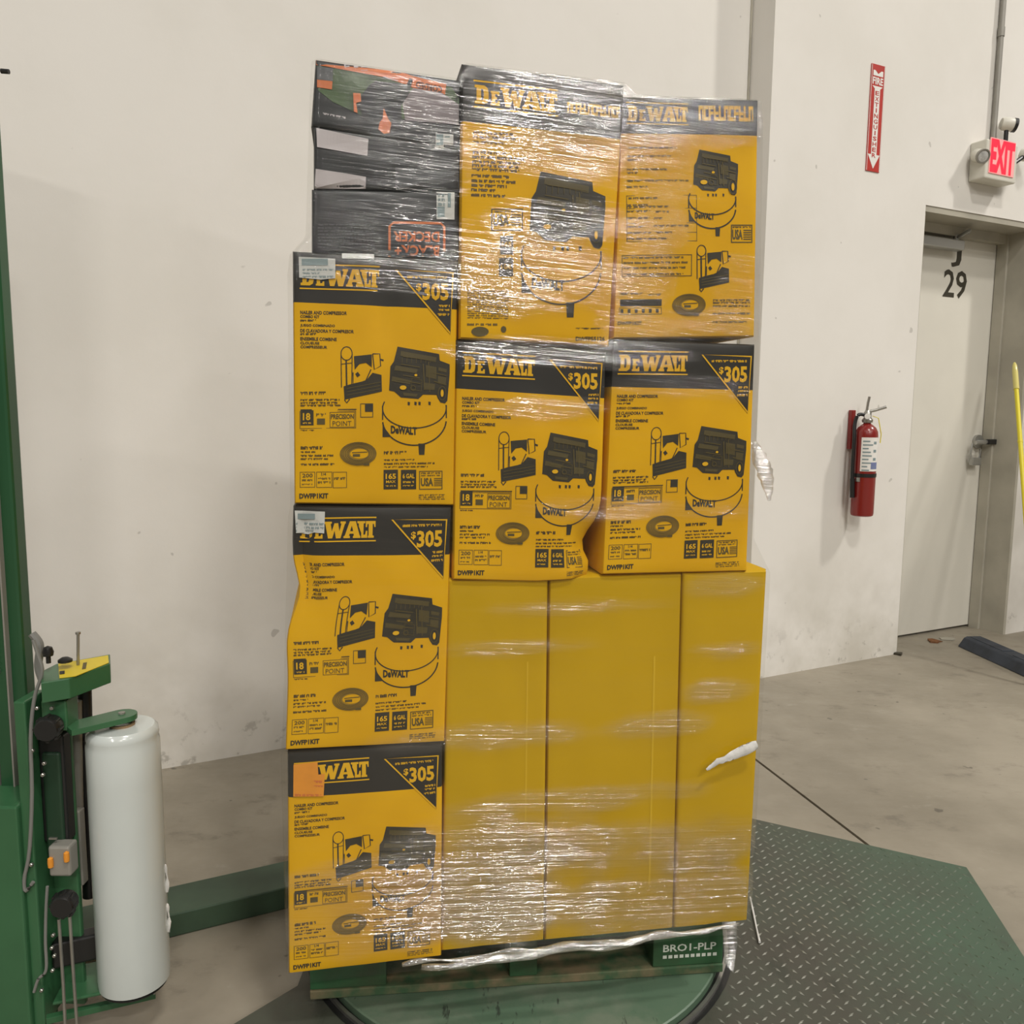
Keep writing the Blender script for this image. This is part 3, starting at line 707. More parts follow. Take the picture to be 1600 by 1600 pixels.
C1 = Carton('air_compressor_carton', 'yellow carton with lines of small print at the top of the right column', ((972, 150), (1186, 155), (1180, 526), (958, 529)), 'box', None, band=.15, seed=8, o=.0)
mp = C1.layout([(128, 75), (914, 93), (893, 1476), (70, 1476)]); pr = C1.root
logo_frame(mp, pr, 150, 108, 500, 232, .03, 6)
ik = Ink(); blocky(ik, 560, 880, 128, 215, .02, 11); ik.build('title_print', M_YINK, pr, mp, L1, 60)
t = Ink()
for (x0, x1, y) in ((160, 430, 362), (155, 405, 410), (155, 220, 430), (152, 380, 485), (152, 220, 505), (150, 500, 550), (150, 270, 585), (160, 320, 650), (150, 270, 690), (150, 385, 700), (150, 280, 725), (310, 385, 730), (150, 280, 765), (300, 350, 768), (150, 240, 815), (300, 500, 812), (150, 285, 850), (310, 400, 850), (150, 370, 885), (130, 470, 995), (130, 500, 1025), (130, 480, 1055), (130, 470, 1092), (110, 240, 1205), (270, 345, 1212), (640, 860, 1250), (640, 860, 1285), (640, 860, 1330), (640, 840, 1380), (640, 860, 1265)): t.greek(x0, x1, y, 12)
t.text('DWFP1KIT', 95, 1375, 232, 1397, .04)
for y_ in (715, 800, 855): t.rect(150, y_, 545, y_+3)
t.build('small_print', M_INKG, pr, mp, L1)
g = Ink(); g.outline(148, 640, 545, 908, 3); g.outline(120, 985, 515, 1112, 4); g.outline(104, 1293, 345, 1335, 3)
g.outline(746, 812, 874, 918, 6); g.text('USA', 754, 840, 815, 900, .04); g.greek(755, 865, 822, 9)
for i in range(5): g.rect(820, 842+i*13, 866, 848+i*13)
g.build('badge_print', M_INKG, pr, mp, L1)
k = Ink().rect(110, 1245, 345, 1285)
for i in range(6): k.rect(112+i*40, 1302, 128+i*40, 1325)
k.build('icon_print', M_INK, pr, mp, L1, 60)
compressor_print(C1, mp, lambda x, y: (498+290*x, 380+500*y), pr)
nailer_print(C1, mp, lambda x, y: (540+200*x, 935+270*y), pr)
hose_print(mp, 500, 1282, 94, 64, pr)

# plain yellow cartons: lower middle and right
GP = 'plain yellow cartons at the foot of the load'
PLAIN = [('plain yellow carton beside the left column, leftmost of the plain ones', ((700, 905), (857, 901), (850, 1471), (690, 1488)), .0),
         ('plain yellow carton in the middle, between two dark vertical seams', ((859, 901), (1066, 895), (1052, 1452), (852, 1471)), -.002),
         ('plain yellow carton at the right end, with white torn film across it', ((1068, 895), (1199, 890), (1168, 1440), (1054, 1452)), .001)]
for i, (lb, cs, o_) in enumerate(PLAIN):
    c = Carton('plain_carton', lb, cs, 'box', GP, mats=[M_YELP, M_YELP], o=o_-.004, seed=11+i, bulge=.003)
    if i < 2:
        # paler vertical crease left of the carton's right edge
        x = Ink().rect(.79, .22, .805, .86); x.build('crease', M_CREASE, c.root, lambda a, t, off, c=c: c.map(a, t, off), .0006, .1)

# black tool cartons at top left
GB = 'black power tool cartons on top'
BM = [M_BLKCARD, M_BLKCARD]
d1 = Carton('power_tool_carton', 'black power tool carton with an upside-down orange logo, lowest of the three', ((487, 295), (719, 299), (718, 404), (487, 394)), 'box', GB, mats=BM, seed=20, bulge=.002, o=-.01)
mp = d1.layout([(203, 1045), (1240, 1062), (1236, 1512), (203, 1478)]); pr = d1.root
x = Ink()
x.text('BLACK+', 775, 1425, 1092, 1498, .03, flip=True); x.text('DECKER', 765, 1332, 1092, 1402, .03, flip=True)
x.stroke([(738, 1505), (738, 1300), (765, 1275), (1100, 1275), (1126, 1300), (1126, 1508)], 16)
x.build('logo_print', M_ORPR, pr, mp, L1, 80)
g = Ink()
for yy in range(1285, 1460, 22): g.greek(245, 640, yy, 9)
g.rect(215, 1120, 640, 1128); g.build('small_print', M_GREYPR, pr, mp, L1)
ik = Ink().rect(1150, 1075, 1172, 1170); ik.greek(1080, 1130, 1080, 20); ik.greek(1080, 1130, 1110, 20); ik.greek(1080, 1130, 1140, 20); ik.rect(1075, 1165, 1128, 1235)
sticker(d1, mp, [(1070, 1062), (1200, 1066), (1198, 1252), (1070, 1250)], ink=ik, off=.0015)
d2 = Carton('power_tool_carton', 'black and pale grey striped carton, between the two other black cartons', ((490, 196), (719, 231), (719, 298), (490, 294)), 'box', GB, mats=BM, seed=21, bulge=.001, o=-.008)
mp = d2.layout([(222, 604), (1240, 760), (1240, 1058), (222, 1040)]); pr = d2.root
x = Ink(); x.poly([(240, 622), (594, 700), (588, 818), (246, 755)]); x.poly([(236, 906), (578, 962), (576, 1043), (228, 1040)])
x.build('pale_stripe', M_PALE, pr, mp, L3, 30)
x = Ink(); x.poly([(782, 895), (1235, 938), (1235, 1056), (782, 1050)]); x.build('grey_stripe', M_GREYPR, pr, mp, L3, 30)
d3 = Carton('power_tool_carton', 'topmost black carton with an orange strip and garden picture, tilted on the stack', ((493, 92), (720, 125), (719, 236), (486, 197)), 'box', GB, mats=BM, seed=22, bulge=.002, o=-.006)
mp = d3.layout([(236, 142), (1244, 290), (1240, 780), (204, 608)]); pr = d3.root
x = Ink().poly([(246, 190), (620, 255), (1180, 340), (1232, 420), (1225, 590), (900, 560), (600, 560), (350, 440), (252, 360)])
o = x.build('garden_picture', M_GRNPR, pr, mp, L1, 90)
Ink().poly([(905, 345), (1110, 380), (1232, 460), (1228, 600), (850, 570), (830, 450)]).build('lawn_picture', M_PURPR, o, mp, L2, 90)
Ink().poly([(640, 300), (860, 320), (880, 280), (905, 290), (870, 400), (820, 470), (830, 620), (560, 560), (520, 430), (600, 330)]).build('tool_picture', M_BLKCARD, o, mp, L3, 90)
x = Ink().poly([(700, 490), (730, 560), (752, 590), (740, 655), (700, 662), (662, 630), (672, 585), (692, 560)]); x.poly([(490, 380), (540, 385), (545, 440), (510, 450), (520, 520), (495, 510)])
x.build('tool_trim_picture', M_ORPR, o, mp, L4, 90)
x = Ink().poly([(238, 142), (800, 225), (905, 265), (1140, 320), (1130, 392), (905, 345), (840, 318), (690, 270), (240, 182)]); o = x.build('orange_strip', M_ORPR, pr, mp, L2, 90)
Ink().text('CORDED', 925, 300, 1110, 345, .02, flip=True, sk=.2).build('strip_lettering', M_BLKCARD, o, mp, L3)
y = Ink().poly([(690, 272), (798, 226), (800, 300)]); y.rect(430, 172, 465, 200); y.rect(545, 190, 590, 225); y.rect(495, 185, 525, 205); y.build('strip_marks', M_PALE, o, mp, L3)
sticker(d3, mp, [(246, 195), (354, 210), (352, 300), (246, 285)], M_GREYPR, off=.0015); sticker(d3, mp, [(246, 287), (350, 300), (346, 356), (246, 340)], M_ORPR, off=.0015)
x = Ink(); x.greek(285, 440, 515, 14, .2); x.build('small_print', M_PALE, pr, mp, L2)
ik = Ink().rect(1130, 680, 1165, 770); ik.rect(1068, 665, 1118, 740); sticker(d3, mp, [(1065, 658), (1190, 668), (1190, 785), (1062, 770)], ink=ik, off=.0015)

# ------------------------------------------------------------------ stretch film round the load
film = thing('stretch_film', PP(.44, .17, -.23), 'clear plastic stretch film wound around the stacked cartons', 'plastic film')
film.rotation_euler = (0, 0, 0)
LFT = [(.165, .0), (.58, .0), (.62, .004), (1.0, .022), (1.02, .026), (1.40, .030), (1.43, .034), (1.46, .060), (1.62, .068), (1.735, .074)]
RGT = [(.165, .882), (.87, .889), (.885, .889), (.95, .853), (1.30, .847), (1.69, .836), (1.705, .834), (1.735, .830)]
def lerp(T, z):
    for (z0, a0), (z1, a1) in zip(T, T[1:]):
        if z <= z1: return a0+(a1-a0)*(z-z0)/(z1-z0)
    return T[-1][1]
def film_ring(z, n=110):
    aL = lerp(LFT, z)-.0025; aR = lerp(RGT, z)+.0025; pts = []
    fo = .0125
    top = 0
    for i in range(n+1):
        q = i/n; a = aL+(aR-aL)*q; e = min(q, 1-q)*(aR-aL)
        o = fo-(.014*(1-e/.012)**2 if e < .012 else 0)+.0012*noise.noise(Vector((a*6, z*22, 3)))
        pts.append((a, z, o))
    for a, o in ((aR+.002, -.02), (aR+.002, -.25), (aR, -.475), ((aL+aR)/2, -.48), (aL, -.475), (aL-.002, -.25), (aL-.002, -.02)): pts.append((a, z, o))
    return pts
zs = [.168+(1.735-.168)*i/190 for i in range(191)]
mb = MB(); rings = [film_ring(z) for z in zs]; n = len(rings[0])
def topz(a):
    T = [(-.1, 1.727), (.077, 1.725), (.30, 1.713), (.312, 1.738), (.58, 1.728), (.60, 1.710), (.83, 1.720), (1, 1.72)]
    return lerp([(x, z) for x, z in T], a)
for ri, rg in enumerate(rings):
    for (a, z, o) in rg:
        k = (z-.168)/(1.735-.168); zz = .168+k*(topz(a)-.168)
        if ri == 0: zz = z
        if ri == len(rings)-1: o = o-.035 if o > -.1 else o+.03
        mb.v.append(PP(a, zz, o))
for i in range(len(zs)-1):
    for k in range(n):
        k2 = (k+1) % n; mb.f.append([i*n+k, i*n+k2, (i+1)*n+k2, (i+1)*n+k]); mb.m.append(0)
# film mesh in the load's own axes so that the streaks run along the sheet
fo = bpy.data.objects.new('film_sheet', None)
def build_axes(mb, name, mat_, parent):
    base = PB
    me = bpy.data.meshes.new(name)
    inv = Matrix((EA, -EN, Z))
    me.from_pydata([tuple(inv @ (v-base)) for v in mb.v], [], mb.f); me.materials.append(mat_)
    me.polygons.foreach_set('use_smooth', [True]*len(me.polygons))
    o = bpy.data.objects.new(name, me); COL.objects.link(o); o.parent = parent
    o.location = base-parent.location; o.rotation_euler = (0, 0, R(11)); return o
bpy.data.objects.remove(fo)
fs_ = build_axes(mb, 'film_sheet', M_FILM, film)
# wrinkled film patches set at glare spots, pale glare haze painted in: along, height, radii, amount
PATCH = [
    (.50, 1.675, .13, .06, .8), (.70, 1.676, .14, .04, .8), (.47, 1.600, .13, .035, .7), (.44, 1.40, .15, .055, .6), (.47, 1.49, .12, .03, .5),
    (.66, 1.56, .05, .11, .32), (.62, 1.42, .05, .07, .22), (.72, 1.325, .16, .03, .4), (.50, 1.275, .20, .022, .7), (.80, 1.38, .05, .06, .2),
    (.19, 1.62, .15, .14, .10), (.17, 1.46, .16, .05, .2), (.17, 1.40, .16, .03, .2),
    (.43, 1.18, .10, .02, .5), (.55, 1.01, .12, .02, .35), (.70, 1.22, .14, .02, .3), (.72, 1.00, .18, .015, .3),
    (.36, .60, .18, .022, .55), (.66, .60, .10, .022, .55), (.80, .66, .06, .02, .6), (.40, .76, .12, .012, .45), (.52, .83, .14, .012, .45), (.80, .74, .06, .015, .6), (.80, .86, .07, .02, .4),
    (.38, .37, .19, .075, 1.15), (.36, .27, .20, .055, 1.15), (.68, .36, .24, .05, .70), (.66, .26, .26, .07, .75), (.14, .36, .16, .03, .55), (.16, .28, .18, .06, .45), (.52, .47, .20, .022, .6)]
att = fs_.data.attributes.new('wrinkle_glare', 'FLOAT', 'POINT'); vals = []
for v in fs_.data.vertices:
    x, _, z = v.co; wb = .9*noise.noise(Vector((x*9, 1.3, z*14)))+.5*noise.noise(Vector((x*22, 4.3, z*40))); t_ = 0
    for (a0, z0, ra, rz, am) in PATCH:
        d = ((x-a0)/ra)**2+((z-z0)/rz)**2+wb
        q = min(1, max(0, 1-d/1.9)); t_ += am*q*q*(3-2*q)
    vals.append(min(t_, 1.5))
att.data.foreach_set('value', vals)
# gathered rope of film along the bottom edge
pts = []
for i in range(40):
    q = i/39; a = .235+q*(.845-.235); pts.append(PP(a, .174+.010*q+.003*math.sin(a*40), .016+.004*math.sin(a*23)))
rp = MB().tube(pts, lambda q: .0035+.0055*math.sin(math.pi*min(1, q*1.1+.05))**.7+.0008*math.sin(q*60), 10)
build_axes(rp, 'film_rope', M_ROPE, film)
pts = [PP(.20+.65*i/39, .187+.004*math.sin(i*.7), .019) for i in range(40)]
build_axes(MB().tube(pts, lambda q: .0035+.002*math.sin(q*44), 8), 'film_rope', M_ROPE, film)
def crumple(path, r, seed, flat=.5):
    random.seed(seed); mb = MB(); n = 14; N = len(path); b = 0
    for i, p in enumerate(path):
        d = (path[min(i+1, N-1)]-path[max(i-1, 0)]).normalized(); e1 = d.cross(EN).normalized(); e2 = EN
        for k in range(n):
            a = 2*math.pi*k/n; rr = r(i/(N-1))*random.uniform(.7, 1.2)
            mb.v.append(p+e1*math.cos(a)*rr+e2*math.sin(a)*rr*flat)
    for i in range(N-1):
        for k in range(n):
            k2 = (k+1) % n; mb.f.append([i*n+k, i*n+k2, (i+1)*n+k2, (i+1)*n+k]); mb.m.append(0)
    mb.f.append(list(range(n))); mb.m.append(0); mb.f.append([(N-1)*n+k for k in range(n)][::-1]); mb.m.append(0)
    return mb
def pline(pts, n):
    out = []
    for i in range(n):
        q = i/(n-1)*(len(pts)-1); k = min(int(q), len(pts)-2); out.append(pts[k].lerp(pts[k+1], q-k))
    return out
tp = [PP(*apx(u, v, .024), .024) for u, v in ((1104, 1203), (1122, 1190), (1150, 1178), (1183, 1163))]
crumple(pline(tp, 16), lambda q: .0025+.0085*q**.8*(1 if q < .95 else .6), 4, .3).build('torn_film_tail', M_CLEARW, film, smooth=True, label='white twisted tail of torn film')
tp = [PP(*apx(u, v, .0), .0) for u, v in ((1177, 690), (1186, 712), (1194, 735), (1201, 760), (1202, 782))]
tl_tail = crumple(pline(tp, 16), lambda q: .003+.012*math.sin(math.pi*min(.97, q*.9+.08))**1.3, 9, .5); build_axes(tl_tail, 'torn_film_tail', M_ROPE, film)['label'] = 'loose crumpled film end'

q_ = [(1128, 1440), (1150, 1440), (1152, 1475), (1146, 1520), (1132, 1505)]
tl_ = MB().prism([PP(*apx(u, v, .012), .012) for u, v in q_], EN*.0004)
build_axes(tl_, 'film_flap', M_ROPE, film)
MB().tube([onz(1172, 1402, .040), onz(1178, 1430, .039), onz(1182, 1450, .039), onz(1187, 1472, .039)], lambda q: .0022+.0012*math.sin(q*9), 8).build('loose_strand', M_CLEARW, film, smooth=True)

# ------------------------------------------------------------------ green pallet under the load
TZ = .05
pq0 = onz(530, 1560, TZ); pq1 = onz(1122, 1520, TZ); pang = math.atan2(pq1.y-pq0.y, pq1.x-pq0.x); px_ = Vector((math.cos(pang), math.sin(pang), 0)); py_ = Vector((-math.sin(pang), math.cos(pang), 0))
pb = pq0-px_*.055; PL = (pq1-pq0).length+.065; PDp = .62
pal = thing('pallet', pb+px_*PL/2+py_*PDp/2, 'green painted wooden pallet under the wrapped cartons', 'pallet')
def pbox(x0, x1, y0, y1, z0, z1): return MB().box(pb+px_*x0+py_*y0+Z*(z0-TZ), px_*(x1-x0), py_*(y1-y0), Z*(z1-z0))
for y0 in (0.0, .26, .52): pbox(0, PL, y0, y0+.10, TZ+.0005, TZ+.018).build('bottom_board', M_WCHIP, pal, bevel=.002)
for i, y0 in enumerate((0.0, .26, .52)):
    for x0, x1 in ((0.0, .145), (.385, .44), (PL-.145, PL)):
        b_ = pbox(x0, x1, y0+.004, y0+.095, TZ+.018, .142).build('pallet_block', M_WPAL, pal, bevel=.002)
for y0 in (0.0, .26, .52): pbox(0, PL, y0, y0+.1, .142, .156).build('stringer_board', M_WPAL, pal, bevel=.0015)
for i in range(7): pbox(i*(PL-.09)/6, i*(PL-.09)/6+.09, 0, PDp, .156, .172).build('deck_board', M_WPAL, pal, bevel=.0015)
st = Ink(); st.text('BRO1-PLP', PL-.125, .116, PL-.015, .100, .02); st.greek(0, 0, 0, 0)
st2 = Ink()
x = PL-.125
while x < PL-.02: st2.rect(x, 0.086, x+.008, .093); x += .0115
for s_ in (st, st2): s_.build('stencil_print', M_WHITE, pal, lambda x, y, o: pb+px_*x+py_*(.0035-o)+Z*(y-TZ), .0004)

# ------------------------------------------------------------------ stretch wrapping machine
MC = Vector((.022, 1.796, 0))
mach = thing('stretch_wrapping_machine', Vector((-.95, 1.55, 0)), 'green stretch wrapping machine with turntable, diamond-plate platform and mast', 'machine')
PZ = .034
poly = [onz(465, 1540, PZ), onz(345, 1612, PZ), Vector((-.42, 1.05, PZ)), Vector((.95, 1.05, PZ)), onz(1600, 1495, PZ), onz(1510, 1355, PZ), onz(1180, 1280, PZ), Vector((.1, 2.52, PZ)), Vector((-.42, 2.2, PZ))]
plat = MB().prism(poly, Z*-.033).build('platform', M_PLATE, mach)
def inside(p):
    c = False; n = len(poly)
    for i in range(n):
        a = poly[i]; b = poly[(i+1) % n]
        if (a.y > p.y) != (b.y > p.y) and p.x < (b.x-a.x)*(p.y-a.y)/(b.y-a.y)+a.x: c = not c
    return c
lz = MB(); g = .0235; ca = R(38); cx = Vector((math.cos(ca), math.sin(ca), 0)); cy = Vector((-math.sin(ca), math.cos(ca), 0))
for i in range(-60, 60):
    for j in range(-60, 60):
        p = Vector((.7, 1.7, PZ))+cx*i*g+cy*j*g
        if p.x < .2 or (p-MC).xy.length < .485 or not inside(p): continue
        a = cx if (i+j) % 2 else cy; b = cy if (i+j) % 2 else cx
        l, w, h = .0092, .0027, .0018
        if not (inside(p+a*.02) and inside(p-a*.02)): continue
        q = [p+a*l, p+b*w, p-a*l, p-b*w]; t = [p+a*l*.45+Z*h, p+b*w*.3+Z*h, p-a*l*.45+Z*h, p-b*w*.3+Z*h]
        lz.add(q+t, [(0, 1, 5, 4), (1, 2, 6, 5), (2, 3, 7, 6), (3, 0, 4, 7), (4, 5, 6, 7)])
lz.build('tread_lozenges', M_LOZ, plat, kind='stuff', label='raised lozenge treads of the plate')
tt = MB().lathe((MC.x, MC.y, PZ), Z, [(.448, .0), (.448, .014), (.445, .016), (.0001, .016)], 96).build('turntable', M_TABLE, mach, label='round scratched green turntable')
ring = MB().lathe((MC.x, MC.y, PZ-.001), Z, [(.456, 0), (.456, .009), (.463, .009), (.463, 0)], 96)
ring.build('turntable_rim', M_STEEL, mach)
MB().lathe((MC.x, MC.y, PZ), Z, [(.472, 0), (.474, .0012), (.45, .0012), (.448, 0)], 96).build('rim_gap', M_BLACK, mach)
# base beam from mast to platform
BZ = .055
b0 = onz(265, 1430, BZ); b1 = onz(450, 1386, BZ); bk = onz(262, 1386, BZ)
bd = (b1-b0); bd.z = 0; bd.normalize(); bn = Vector((-bd.y, bd.x, 0)); bw = (bk-b0).dot(bn)
MB().box(b0-bd*.75-Z*(BZ-.001), bd*1.35, bn*bw, Z*(BZ-.001)).build('base_beam', M_GREENF, mach, bevel=.003)
# mast
mx = at(29, 620, 1.515).x
mast = MB().box((mx-.30, 1.48, .0), (.30, 0, 0), (0, .035, 0), (0, 0, 2.3)).build('mast', M_GREEND, mach, bevel=.006)
MB().box((mx-.05, 1.472, .1), (.022, 0, 0), (0, .0085, 0), (0, 0, 2.1)).build('mast_slot', M_GREEND, mast)
for dx, w in ((-.056, .003), (-.026, .003)):
    MB().box((mx+dx, 1.468, .1), (w, 0, 0), (0, .0125, 0), (0, 0, 2.1)).build('guide_rail', M_GREYM, mast)
ch = MB()
for k in range(52): ch.box((mx-.043, 1.466, .70+k*.0115), (.005, 0, 0), (0, .006, 0), (0, 0, .0065))
ch.build('lift_chain', M_STEEL, mast, kind='stuff')
MB().cyl(at(2, 111, 1.47), at(14, 112, 1.47), .004, 10).build('limit_switch_pin', M_BLACK, mast)
g0 = at(0, 1262, 1.40); g1 = at(30, 1256, 1.40); g2 = at(26, 1330, 1.40); g3 = at(8, 1425, 1.40); g4 = at(-40, 1425, 1.40); g5 = at(-40, 1262, 1.40)
MB().prism([g5, g1, g2, g3, g4], (0, .08, 0)).build('mast_cover', M_GREEN, mast, bevel=.003)
MB().box(at(-30, 1600, 1.39)-Z*.05, (.09, 0, 0), (0, .09, 0), (0, 0, .46)).build('mast_foot_cover', M_GREEN, mast, bevel=.004)

# film carriage
ca_ = thing  # carriage is a part of the machine
carr = MB()
cx0 = at(44, 1300, 1.42).x; cx1 = at(62, 1300, 1.42).x; cx2 = at(103, 1300, 1.42).x
zt = .672; zb = .066
carr.box((cx1-.002, 1.455, zb), (cx2-cx1, 0, 0), (0, .012, 0), (0, 0, zt-zb))           # back plate
carr.box((cx0, 1.40, zb), (cx1-cx0, 0, 0), (0, .066, 0), (0, 0, zt-zb))                  # left flange
carriage = carr.build('film_carriage', M_GREEN, mach, bevel=.003)
MB().box((cx1, 1.43, .40), (.045, 0, 0), (0, .028, 0), (0, 0, .20)).build('gear_cover', M_BLACK, carriage, bevel=.004)
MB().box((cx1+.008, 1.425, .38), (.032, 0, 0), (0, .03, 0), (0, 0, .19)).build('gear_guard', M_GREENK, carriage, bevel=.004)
# head box with sloping top
hz = at(108, 1060, 1.40).z
h = [onz(u, v, hz) for u, v in ((64, 1067), (108, 1060), (172, 1037), (172, 1022), (88, 1037), (66, 1048))]
MB().prism(h, Z*-.036).build('carriage_head', M_GREEN, carriage, bevel=.0015)
yl = [onz(u, v, hz+.0006) for u, v in ((91, 1038), (169, 1024.5), (170, 1036), (118, 1057), (93, 1060))]
MB().prism(yl, (0, 0, .001)).build('warning_label', M_WARN, carriage, label='yellow warning label with faint print')
WZ = hz+.0018
MB().prism([onz(u, v, WZ) for u, v in ((93, 1049), (101, 1048), (101, 1053), (93, 1054))], Z*.0005).build('warning_print', M_BLACK, carriage)
MB().prism([onz(u, v, WZ) for u, v in ((130, 1036), (136, 1035), (134, 1045), (128, 1046))], Z*.0005).build('warning_print', M_INKG, carriage)
# lower head bracket
MB().box(at(66, 1142, 1.405), (.044, 0, 0), (0, .04, 0), (0, 0, .054)).build('knob_bracket', M_GREEN, carriage, bevel=.003)
def knob(u, v, y, r):
    p = at(u, v, y); mb = MB().lathe(p, (0.12, -1, 0), [(r*.9, -.016), (r, -.010), (r, .008), (r*.85, .013), (.0001, .013)], 28)
    for k in range(8):
        a = k*math.pi/4; q = p+Vector((math.cos(a)*r*.98, -.001, math.sin(a)*r*.98)); mb.lathe(q, (0.12, -1, 0), [(r*.16, -.008), (r*.16, .007)], 8)
    return mb.build('hand_knob', M_BLACK, carriage, smooth=True)
knob(76, 1138, 1.385, .021); knob(100, 1413, 1.385, .021)
MB().lathe(at(76, 1036, 1.43), Z, [(.004, 0), (.004, .012), (.008, .013), (.0095, .02), (.007, .028), (.0001, .031)], 16).build('ball_knob', M_BLACK, carriage, smooth=True)
MB().lathe(at(102, 1034, 1.45), Z, [(.012, 0), (.012, .004), (.006, .008), (.0001, .009)], 14).build('ball_knob', M_BLACK, carriage, smooth=True)
MB().cyl(at(122, 1040, 1.47), at(122, 990, 1.47), .0026, 10).lathe(at(122, 990, 1.47), Z, [(.0046, -.001), (.0046, .003)], 8).build('carriage_bolt', M_STEEL, carriage)
MB().cyl(at(120, 1330, 1.50), at(116, 1095, 1.50), .013, 20).build('stretch_roller', M_GREYM, carriage, smooth=True)
MB().cyl(at(140, 1400, 1.52), at(132, 1078, 1.52), .0125, 20).build('drive_roller', M_BLACK, carriage, smooth=True)
MB().box(at(105, 1384, 1.47), (.030, 0, 0), (0, .02, 0), (0, 0, .145)).build('roller_guard', M_GREYM, carriage, bevel=.002)
cb = MB().box(at(77, 1370, 1.40), (.038, 0, 0), (0, .03, 0), (0, 0, .056)).build('switch_block', M_GREYM, carriage, bevel=.004)
for u, v in ((79, 1348), (104, 1339)):
    p = at(u, v, 1.398); MB().lathe(p-Z*.011, Z, [(.0001, 0), (.0045, .003), (.005, .011), (.0045, .019), (.0001, .022)], 12).build('amber_roller', M_ORANGE, cb, smooth=True)
MB().box(at(76, 1312, 1.41), (.014, 0, 0), (0, .004, 0), (0, 0, .003)).build('bracket_tab', M_STEEL, carriage)
bo = [(59, 1106), (52, 1172), (82, 1106), (84, 1460), (82, 1480), (86, 1492), (83, 1515), (66, 1546), (50, 1350), (70, 1192), (68, 1210), (95, 1082)]
for u, v in bo:
    p = at(u, v, 1.398); MB().lathe(p, (0, -1, 0), [(.0035, 0), (.0035, .004), (.0025, .005)], 6).build('hex_bolt', M_STEEL, carriage)
MB().tube([at(92, 1436, 1.385), at(95, 1480, 1.383), at(99, 1540, 1.38), at(103, 1625, 1.378)], .0028, 8).build('hanging_rod', M_STEEL, carriage)
MB().tube([at(109, 1432, 1.385), at(112, 1480, 1.383), at(116, 1540, 1.38), at(122, 1625, 1.378)], .0028, 8).build('hanging_rod', M_STEEL, carriage)
def smooth_path(pts, n=30):
    out = []
    N = len(pts)
    for i in range(n):
        q = i/(n-1)*(N-1); k = min(int(q), N-2); f = q-k
        p0 = pts[max(k-1, 0)]; p1 = pts[k]; p2 = pts[k+1]; p3 = pts[min(k+2, N-1)]
        out.append(.5*((2*p1)+(p2-p0)*f+(2*p0-5*p1+4*p2-p3)*f*f+(3*p1-p0-3*p2+p3)*f**3))
    return out
MB().tube(smooth_path([at(u, v, 1.395) for u, v in ((52, 1000), (60, 1025), (66, 1050), (54, 1090), (48, 1150), (50, 1240), (46, 1330), (38, 1372), (40, 1392), (52, 1378))]), .0032, 8).build('control_cable', M_CABLE, carriage, smooth=True)
MB().tube(smooth_path([at(u, v, 1.39) for u, v in ((74, 1385), (72, 1420), (71, 1470), (72, 1515), (60, 1530), (53, 1550))]), .0026, 8).build('control_cable', M_CABLE, carriage, smooth=True)
MB().tube(smooth_path([at(u, v, 1.44) for u, v in ((50, 990), (62, 1008), (60, 1040), (66, 1062))]), .007, 8).build('cable_sleeve', M_CABLE, carriage, smooth=True)
# roll arm (stadium plate) and support
RX = Vector((-.702, 1.47, 0)); am0 = at(105, 1140, 1.405); rad = .026
RZ = .612
ad = Vector((RX.x-am0.x, RX.y-am0.y, 0)); al = ad.length; ad.normalize(); an = Vector((-ad.y, ad.x, 0))
st_ = [am0+an*rad*.9, am0-an*rad*.9]+[Vector((RX.x, RX.y, 0))+(ad*math.sin(R(t_))-an*math.cos(R(t_)))*rad for t_ in range(0, 181, 15)]
arm = MB().prism([Vector((p.x, p.y, RZ+.004)) for p in st_], Z*.010).build('roll_arm', M_GREEN, carriage, bevel=.001)
MB().lathe((RX.x, RX.y, RZ+.014), Z, [(.006, 0), (.006, .003), (.0001, .004)], 10).build('arm_pin', M_GREYM, arm)
sup = MB().box(at(82, 1572, 1.40), (.13, .05, 0), (-.02, .10, 0), (0, 0, .006)); sup.build('roll_support', M_GREEN, carriage, bevel=.002)
MB().cyl((RX.x, RX.y, .075), (RX.x, RX.y, .100), .012, 16).build('spindle', M_BLACK, carriage)
MB().lathe((RX.x, RX.y, .098), Z, [(.05, 0), (.058, .004), (.058, .007)], 32).build('spindle_disc', M_BLACK, carriage, smooth=True)
b0_ = at(72, 1592, 1.385); b1_ = at(243, 1552, 1.50)
dd = (b1_-b0_); MB().box(b0_, dd, (-.006, .012, 0), (0, 0, -.012)).build('bottom_rail', M_GREEN, carriage, bevel=.001)
MB().cyl(at(241, 1508, 1.497), at(241, 1553, 1.497), .0022, 8).build('rail_rod', M_STEEL, carriage)
MB().box(at(82, 1516, 1.43), (.10, .045, 0), (-.01, .03, 0), (0, 0, .05)).build('lower_motor', M_BLACK, carriage, bevel=.004)

# film roll on the carriage
roll = thing('film_roll', Vector((RX.x, RX.y, .106)), 'large white roll of stretch film standing on the green carriage', 'film roll')
MB().lathe((RX.x, RX.y, .106), Z, [(.022, 0), (.055, 0), (.062, .004), (.0628, .02), (.0630, .2), (.0625, .40), (.0622, .468), (.0600, .476), (.0612, .482), (.060, .492), (.054, .498), (.022, .499)], 64).build('wound_film', M_ROLL, roll, smooth=True)
MB().lathe((RX.x, RX.y, .1062), Z, [(.0215, 0), (.0215, .503), (.017, .503), (.017, .49)], 32).build('roll_core', M_CORE, roll, smooth=True)
